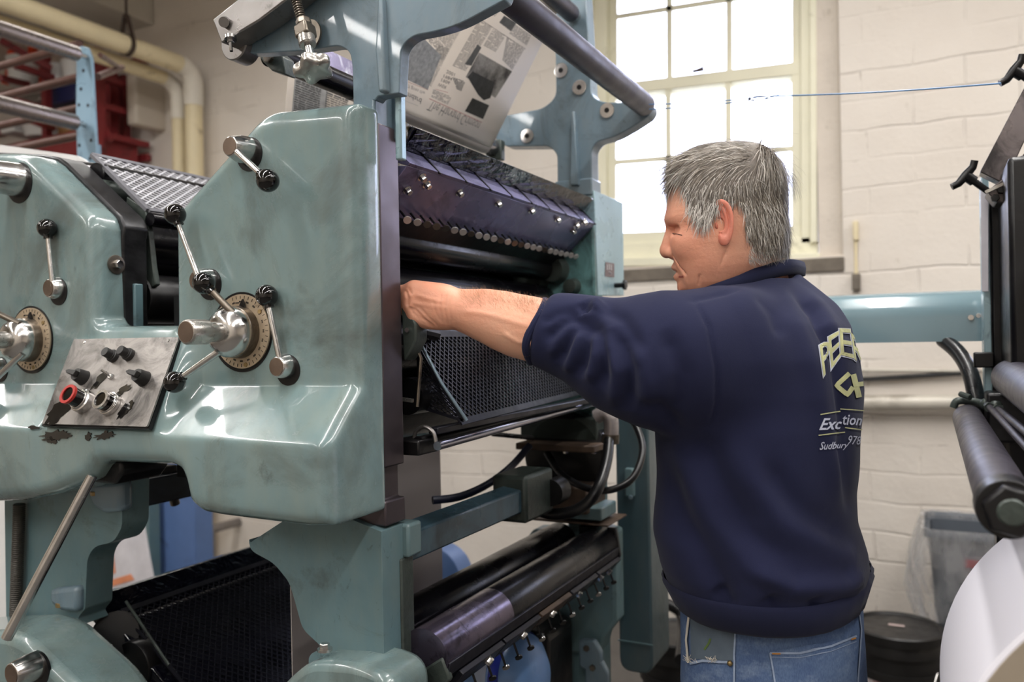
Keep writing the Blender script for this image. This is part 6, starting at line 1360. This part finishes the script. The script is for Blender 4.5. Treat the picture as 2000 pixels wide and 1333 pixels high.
def f_head(X, Y, Z):
    x, y, z = X-H0[0], Y-H0[1], Z-H0[2]
    f = x*hf[0]+y*hf[1]+z*hf[2]; l = x*hl[0]+y*hl[1]+z*hl[2]; u = z+0*f
    fr = np.interp(u, pfu[:, 1], pfu[:, 0]); bk_ = np.interp(u, pbu[:, 1], pbu[:, 0]); w = np.interp(u, pu, pw); c = (fr+bk_)/2+.012; a1 = np.where(f > c, fr-c, c-bk_)
    r = (np.abs((f-c)/a1)**2.25+np.abs(l/w)**2.25)**(1/2.25); d = (r-1)*np.minimum(a1, w)*.8
    d = smax(d, u-pu[-1]-.001, .012); d = smax(d, pu[0]-u, .012)
    d = smin(d, s_cap(X, Y, Z, NK[0]-np.array([0, 0, .0]), NK[1], .060, .064), .02)
    L = np.abs(l)
    def add(px, py, ll, rad, k, sgn=1, sc=(1, 1, 1)):
        nonlocal d
        ff, uu = hfu(px, py); q = np.sqrt(((f-ff)/sc[0])**2+((L-ll)/sc[1])**2+((u-uu)/sc[2])**2)-rad
        d = smin(d, q, k) if sgn > 0 else smax(d, -q, k)
    def cap(p, q, r0, r1, k, sgn=1):
        nonlocal d
        a = np.array([*hfu(p[0], p[1]), p[2]]); b = np.array([*hfu(q[0], q[1]), q[2]]); e = b-a
        t = np.clip(((f-a[0])*e[0]+(u-a[1])*e[1]+(L-a[2])*e[2])/e.dot(e), 0, 1); qd = np.sqrt((f-a[0]-e[0]*t)**2+(u-a[1]-e[1]*t)**2+(L-a[2]-e[2]*t)**2)-(r0+(r1-r0)*t)
        d = smin(d, qd, k) if sgn > 0 else smax(d, -qd, k)
    add(1352, 482, .036, .022, .02)                       # cheek
    cap((1312, 431, .008), (1330, 433, .040), .0085, .007, .010)   # brow ridge
    cap((1316, 455, .026), (1328, 456, .044), .0075, .006, .010, -1) # eye socket
    cap((1331, 456, .028), (1337, 458, .038), .0088, .0075, .004)    # lids
    cap((1312, 457, .026), (1334, 460, .050), .0010, .0010, .0015, -1); cap((1318, 470, .026), (1338, 472, .044), .0010, .0010, .004, -1); cap((1312, 446, .02), (1334, 449, .05), .0010, .0010, .003, -1)
    cap((1311, 448, 0), (1301, 486, 0), .0085, .0105, .008); add(1302, 492, 0, .0115, .005)   # nose
    add(1312, 497, .011, .0085, .006); add(1310, 505, .007, .0035, .003, -1)
    cap((1318, 522, 0), (1326, 525, .014), .0062, .0045, .006); cap((1322, 541, 0), (1329, 541, .012), .0062, .0045, .006)   # lips
    cap((1316, 533, 0), (1338, 533, .026), .0012, .0010, .003, -1)
    add(1340, 562, 0, .014, .014)                          # chin
    cap((1320, 502, .022), (1344, 538, .040), .0008, .0006, .006, -1)      # smile fold
    for (p, q) in (((1376, 520, .058), (1368, 560, .045)), ((1420, 500, .066), (1395, 575, .056)), ((1440, 510, .066), (1412, 580, .06)), ((1338, 452, .048), (1356, 446, .060)), ((1338, 458, .048), (1358, 458, .060)), ((1334, 468, .038), (1340, 474, .044)), ((1302, 412, .01), (1330, 408, .045)), ((1303, 400, .01), (1330, 396, .045))): cap(p, q, .0006, .0004, .004, -1)
    return d
def f_ear(X, Y, Z):
    x, y, z = X-H0[0], Y-H0[1], Z-H0[2]; f = x*hf[0]+y*hf[1]+z*hf[2]; L = x*hl[0]+y*hl[1]+z*hl[2]; u = z+0*f
    ef, eu = hfu(1431, 444); ef += .014; tilt = -.14; e1 = (f-ef)*math.cos(tilt)+(u-eu)*math.sin(tilt); e2 = -(f-ef)*math.sin(tilt)+(u-eu)*math.cos(tilt); e3 = L-.078+e1*.38
    wid_ = .0155*(1+.18*np.clip(e2/.03, -1.2, 1)); k0 = np.sqrt((e1/wid_)**2+(e2/.0315)**2)
    rim = np.sqrt((np.abs(k0-1)*wid_*.95)**2+(e3-.001)**2)-.0030; front = np.clip((e1-.006)/.006, 0, 1); rim = rim+front*.004*(e2 < .012)
    base_ = (np.sqrt(k0**2+((e3+.006)/.0068)**2)-1)*.0066
    d = smin(rim, base_, .003)
    anti = np.sqrt(((np.sqrt(((e1-.001)/.0085)**2+((e2-.002)/.0205)**2)-1)*.008)**2+(e3-.0005)**2)-.0020+np.clip((e1-.003)/.004, 0, 1)*.006; d = smin(d, anti, .002)
    d = smax(d, -(np.sqrt(((e1-.0035)/.0065)**2+((e2+.004)/.0105)**2+((e3+.002)/.0085)**2)-1)*.0065, .002)
    d = smin(d, np.sqrt((e1-.0105)**2*1.3+((e2+.004)*.7)**2+(e3+.001)**2)-.0038, .003)
    return smin(d, np.sqrt((e1-.003)**2+((e2+.029)*.9)**2+((e3+.0015)*1.4)**2)-.0078, .004)
def f_fore(X, Y, Z):
    d = chain(X, Y, Z, FA, .02)
    d = smin(d, s_cap(X, Y, Z, C(1040, 630, 1.33), C(960, 608, 1.345), .034, .026), .02)
    return d
skin_head, HV, HF = sdfmesh2('head', f_head, H0-np.array([.16, .16, .20]), H0+np.array([.16, .16, .14]), .0017, M['skin'], man)
ec = HL(1431, 444, .078)
sdfmesh2('ear', f_ear, ec-.045, ec+.045, .0009, M['skinred'], skin_head)
ec = HL(1431, 444, -.078); MB().sphere(ec, .02, 20, (.8, .35, 1.6)).build('ear', M['skinred'], skin_head)
BH = BVHTree.FromPolygons([Vector(v) for v in HV], [tuple(int(i) for i in f) for f in HF])
# left forearm and hand, one surface
def hand_prims(X, Y, Z, d):
    d = smin(d, s_ell(X, Y, Z, C(846, 598, 1.355), (.045, .026, .036)), .016)                 # palm mass
    d = smin(d, s_cap(X, Y, Z, C(820, 570, 1.352), C(868, 585, 1.350), .017, .022), .012)       # back of the hand
    d = smin(d, s_cap(X, Y, Z, C(815, 618, 1.356), C(868, 622, 1.352), .018, .017), .012)       # heel side
    for a, k1, k2, r in (((808, 563, 1.348), (784, 570, 1.362), (768, 592, 1.375), .0105), ((803, 579, 1.345), (788, 590, 1.360), (790, 606, 1.385), .0105), ((803, 596, 1.346), (793, 606, 1.362), (799, 617, 1.388), .010), ((808, 612, 1.350), (799, 620, 1.364), (806, 628, 1.388), .009)):
        d = smin(d, smin(s_cap(X, Y, Z, C(*a), C(*k1), r*1.08, r), s_cap(X, Y, Z, C(*k1), C(*k2), r, r*.85), .003), .005)
        d = smin(d, s_cap(X, Y, Z, C((a[0]+30), a[1]+2, a[2]), C(*a), r*.8, r*1.1), .008)
    d = smin(d, smin(s_cap(X, Y, Z, C(848, 575, 1.372), C(812, 566, 1.392), .013, .0115), s_cap(X, Y, Z, C(812, 566, 1.392), C(782, 580, 1.398), .0115, .0095), .004), .01)   # thumb
    return d
def f_hand(X, Y, Z): return hand_prims(X, Y, Z, f_fore(X, Y, Z))
ends = np.array([C(1125, 662, 1.325), C(760, 600, 1.39), C(880, 540, 1.35), C(880, 660, 1.35)])
hand_g = [([(862, 572), (858, 600), (864, 634)], .0012, 2.5), ([(872, 574), (868, 602), (873, 636)], .0015, 2.2), ([(882, 578), (878, 604), (882, 634)], .0012, 2), ([(796, 600), (818, 620), (852, 640)], .0014, 2), ([(800, 608), (825, 630), (850, 642)], .0010, 2), ([(845, 585), (850, 610), (862, 630)], .0008, 2), ([(792, 566), (797, 584), (796, 600)], .0035, 3), ([(796, 600), (812, 606), (826, 622), (846, 640)], .0022, 3), ([(800, 594), (820, 602), (838, 622), (858, 640)], .0015, 2.5), ([(797, 562), (803, 575)], .002, 3), ([(810, 575), (840, 585), (870, 592)], -.0012, 4), ([(808, 592), (840, 598), (872, 602)], -.0010, 4), ([(900, 606), (960, 616), (1040, 640)], -.0014, 6), ([(940, 585), (1000, 600), (1050, 620)], .0012, 10), ([(980, 650), (1010, 668), (1045, 672)], -.0018, 5)]
def disp_hand(V, N):
    px, py, d = projn(V); o = np.zeros(len(V)); vd = V-np.array(CAM); fac = (-(N*vd).sum(1) > 0)
    for poly, dep, w in hand_g:
        q, t = segd(px, py, poly); o -= dep*np.exp(-(q/w)**2)*np.clip(np.minimum(t, 1-t)*8+.1, 0, 1)
    return o*fac
arm, AV, AF = sdfmesh2('forearm_and_hand', f_hand, ends.min(0)-np.array([.055, .07, .06]), ends.max(0)+np.array([.055, .07, .055]), .0023, M['skin'], man, disp_hand)
BA = BVHTree.FromPolygons([Vector(v) for v in AV], [tuple(int(i) for i in f) for f in AF])
def f_rarm(X, Y, Z):
    d = s_cap(X, Y, Z, C(1170, 658, 1.76), C(1050, 640, 1.79), .042, .03); d = smin(d, s_ell(X, Y, Z, C(1010, 638, 1.80), (.042, .03, .02)), .015)
    for i, dz in enumerate((-.016, -.005, .006, .017)): a = C(985, 636, 1.80)+np.array([0, dz, 0]); b = a+np.array([-.035, .004*i, -.006]); c_ = b+np.array([-.012, .002, -.024]); d = smin(d, smin(s_cap(X, Y, Z, a, b, .0095, .0085), s_cap(X, Y, Z, b, c_, .0085, .0075), .003), .005)
    return smin(d, s_cap(X, Y, Z, C(1020, 648, 1.79), C(988, 660, 1.77), .011, .009), .008)
e2 = np.array([C(1180, 640, 1.78), C(930, 640, 1.82)])
sdfmesh2('right_forearm_and_hand', f_rarm, e2.min(0)-.07, e2.max(0)+.07, .004, M['skin'], man)
# ---- facial colour parts
def facedecal(pts, w_, nm, mat, h=.0006): decal_line(BH, pts, w_, nm, mat, skin_head, h)
facedecal([(1314, 456), (1324, 458), (1333, 460)], 1.6, 'eyelash_line', simple('lash brown', (88, 56, 48), .8), .0008)  # thin brown lash line along the lids
facedecal([(1326, 541), (1331, 541), (1335, 540)], 3.2, 'lower_lip', M['lip'])
eb = MB(); rr3 = random.Random(5)
for k in range(90):
    a = cast(BH, 1302+rr3.uniform(0, 36), 431+rr3.uniform(-3, 3), .0); 
    if a: eb.tube([a, a+Vector(hf)*-.004+Vector((0, 0, .001))+Vector(hl)*.0015], [.00025, .0001], 3, False)
eb.build('eyebrow', simple('sandy grey brow', (150, 124, 104), .7), skin_head)
# ---- hair
hairpoly = [(1296, 392), (1318, 350), (1340, 358), (1349, 392), (1356, 425), (1368, 448), (1380, 455), (1392, 446), (1403, 430), (1411, 410), (1428, 400), (1447, 408), (1456, 430), (1458, 470), (1470, 488), (1494, 500), (1560, 508), (1600, 380), (1560, 250), (1400, 240), (1290, 290), (1262, 392)]
hx = np.array([p[0] for p in hairpoly]); 
def inpoly(px, py):
    c = np.zeros(px.shape, bool); n = len(hairpoly)
    for i in range(n):
        x1, y1 = hairpoly[i]; x2, y2 = hairpoly[i-1]; m = ((y1 > py) != (y2 > py)) & (px < (x2-x1)*(py-y1)/(y2-y1+1e-9)+x1); c ^= m
    return c
def headpx(P):
    q = P-H0; l = q@hl; x, y, _ = projn(P-l[:, None]*hl[None, :]); return x, y, l
px_, py_, ll_ = headpx(HV); HN = vnorm(HV, HF)
inside = inpoly(px_, py_) & ((px_ > 1330) | (py_ < 352+0*px_)) 
inside |= (py_ < 345)
cap_f = HF[inside[HF].all(1)]; used = np.unique(cap_f); mp = -np.ones(len(HV), int); mp[used] = np.arange(len(used))
edge = np.clip((py_[used]-495)/15, 0, 1)
CV = HV[used]+HN[used]*(.004+.006*np.clip((420-py_[used])/90, 0, 1)-.002*edge)[:, None]
M['hair'] = None
def hairmat(nm, c):
    t = NT(nm); a = lin(c); n = t.noise(60, 4, .6, t.vec((1, 1, .4))); return t.set(t.mix(t.ramp(n, .3, .7), tuple(x*.7 for x in a), tuple(min(1, x*1.2) for x in a)), .5, 0, None, .4)
hm_ = [hairmat('grey hair', (128, 118, 106)), hairmat('silver hair', (196, 190, 182)), hairmat('ash hair', (96, 88, 78)), hairmat('hair roots', (120, 112, 104))]
cap_o = npmesh('hair', CV, mp[cap_f], hm_[3], man)
ids = used[rng.integers(0, len(used), 19000)]
jit = rng.normal(0, .0012, (len(ids), 3)); roots = HV[ids]+HN[ids]*.003+jit; nr = HN[ids]; rpx, rpy, rl = headpx(roots)
def nrmz(a): return a/np.maximum(np.linalg.norm(a, axis=-1), 1e-9)[:, None]
topw = np.clip((372-rpy)/45, 0, 1); crown = np.array(HL(1490, 300, 0))
fwd = hf[None, :]*1.+hl[None, :]*np.clip(rl/.08, -1, 1)[:, None]*.35
back = (rpx > 1480)
down = -hu[None, :]+hf[None, :]*(.28*(rpx < 1425)-.18*(rpx > 1440))[:, None]
dirn = fwd*topw[:, None]+down*(1-topw)[:, None]
dirn = np.where((back & (rpy < 360))[:, None], roots-crown+(-hu)*.03, dirn)
dirn = nrmz(dirn); dirn = nrmz(dirn-nr*(dirn*nr).sum(1)[:, None]+rng.normal(0, .22, dirn.shape))
ln = (.019+.02*topw)*(1-.5*np.clip((rpy-440)/60, 0, 1))*rng.uniform(.6, 1.25, len(ids))
front = (rpx < 1345) & (rpy < 372); ln = np.where(front, ln*1.3, ln); ln = np.where(back & (rpy < 340), ln*1.2, ln)
sidev = np.where((rpx < 1415) & (rpy > 370), .9, 0)
lift = .30+.25*topw+.25*(back & (rpy < 340)); hvm = MB(); nseg = 4
Vh = []; Fh = []; mi = []
wid = rng.uniform(.00035, .00085, len(ids)); side = nrmz(np.cross(dirn, nr))
for k in range(nseg+1):
    t = k/nseg; p = roots+dirn*(ln*t)[:, None]+nr*(ln*lift*(t-.75*t*t))[:, None]-hu[None, :]*(ln*t*t*.25)[:, None]; wv = wid*(1-t*.8)
    Vh.append(p-side*wv[:, None]); Vh.append(p+side*wv[:, None])
Vh = np.stack(Vh, 1); nS = len(ids); idx0 = np.arange(nS)*(2*(nseg+1)); Fq = np.concatenate([np.stack([idx0+2*k, idx0+2*k+1, idx0+2*k+3, idx0+2*k+2], 1) for k in range(nseg)]) 
rsel = rng.random(nS); silver = rsel < (.22+.45*((rpx < 1410) & (rpy > 360))+.15*(rpy > 400)); ash = (~silver) & (rsel > .78)
mat_i = np.where(silver, 1, np.where(ash, 2, 0)); 
hs = npmesh('hair_strands', Vh.reshape(-1, 3), Fq, hm_[0], cap_o); hs.data.materials.append(hm_[1]); hs.data.materials.append(hm_[2]); hs.data.polygons.foreach_set('material_index', np.tile(mat_i, nseg).astype(np.int32)); hs['kind'] = 'stuff'
# short nape hair and arm hair
def fuzz(bvh, regs, n, L_, dirw, name, mat, parent, seed=1, w=.00016):
    r = random.Random(seed); V = []; F = []
    for k in range(n):
        x0, x1, y0, y1 = r.choice(regs); rr_ = ray(r.uniform(x0, x1), r.uniform(y0, y1)).normalized(); hit, nn, _, _ = bvh.ray_cast(CAM, rr_)
        if hit is None: continue
        dv = (Vector(dirw)+Vector((r.gauss(0, .4), r.gauss(0, .4), r.gauss(0, .4)))+nn*.5).normalized(); s_ = dv.cross(nn).normalized()*w; l_ = L_*r.uniform(.5, 1.3); i = len(V)
        V += [hit-s_, hit+s_, hit+dv*l_*.6+s_*.7, hit+dv*l_*.6-s_*.7, hit+dv*l_-Vector((0, 0, l_*.2))]; F += [(i, i+1, i+2, i+3), (i+3, i+2, i+4)]
    o = MB().add(V, F).build(name, mat, parent, smooth=False); o['kind'] = 'stuff'
fuzz(BH, [(1462, 1530, 486, 512)], 600, .009, tuple(-hu*.8-hf*.3), 'nape_hair', hm_[1], skin_head)
top_edge = []
for k in range(700):
    x = random.uniform(900, 1075); y = 500
    while y < 640:
        r = ray(x, y).normalized(); h_ = BA.ray_cast(CAM, r)
        if h_[0] is not None: break
        y += 3
    if y < 640: top_edge.append((x, x+1, y+1, y+16+random.uniform(0, 25)))
fuzz(BA, top_edge, 1500, .011, (-.6, -.1, .5), 'arm_hair', simple('fair arm hair', (170, 130, 96), .6), arm, 2, .0001)
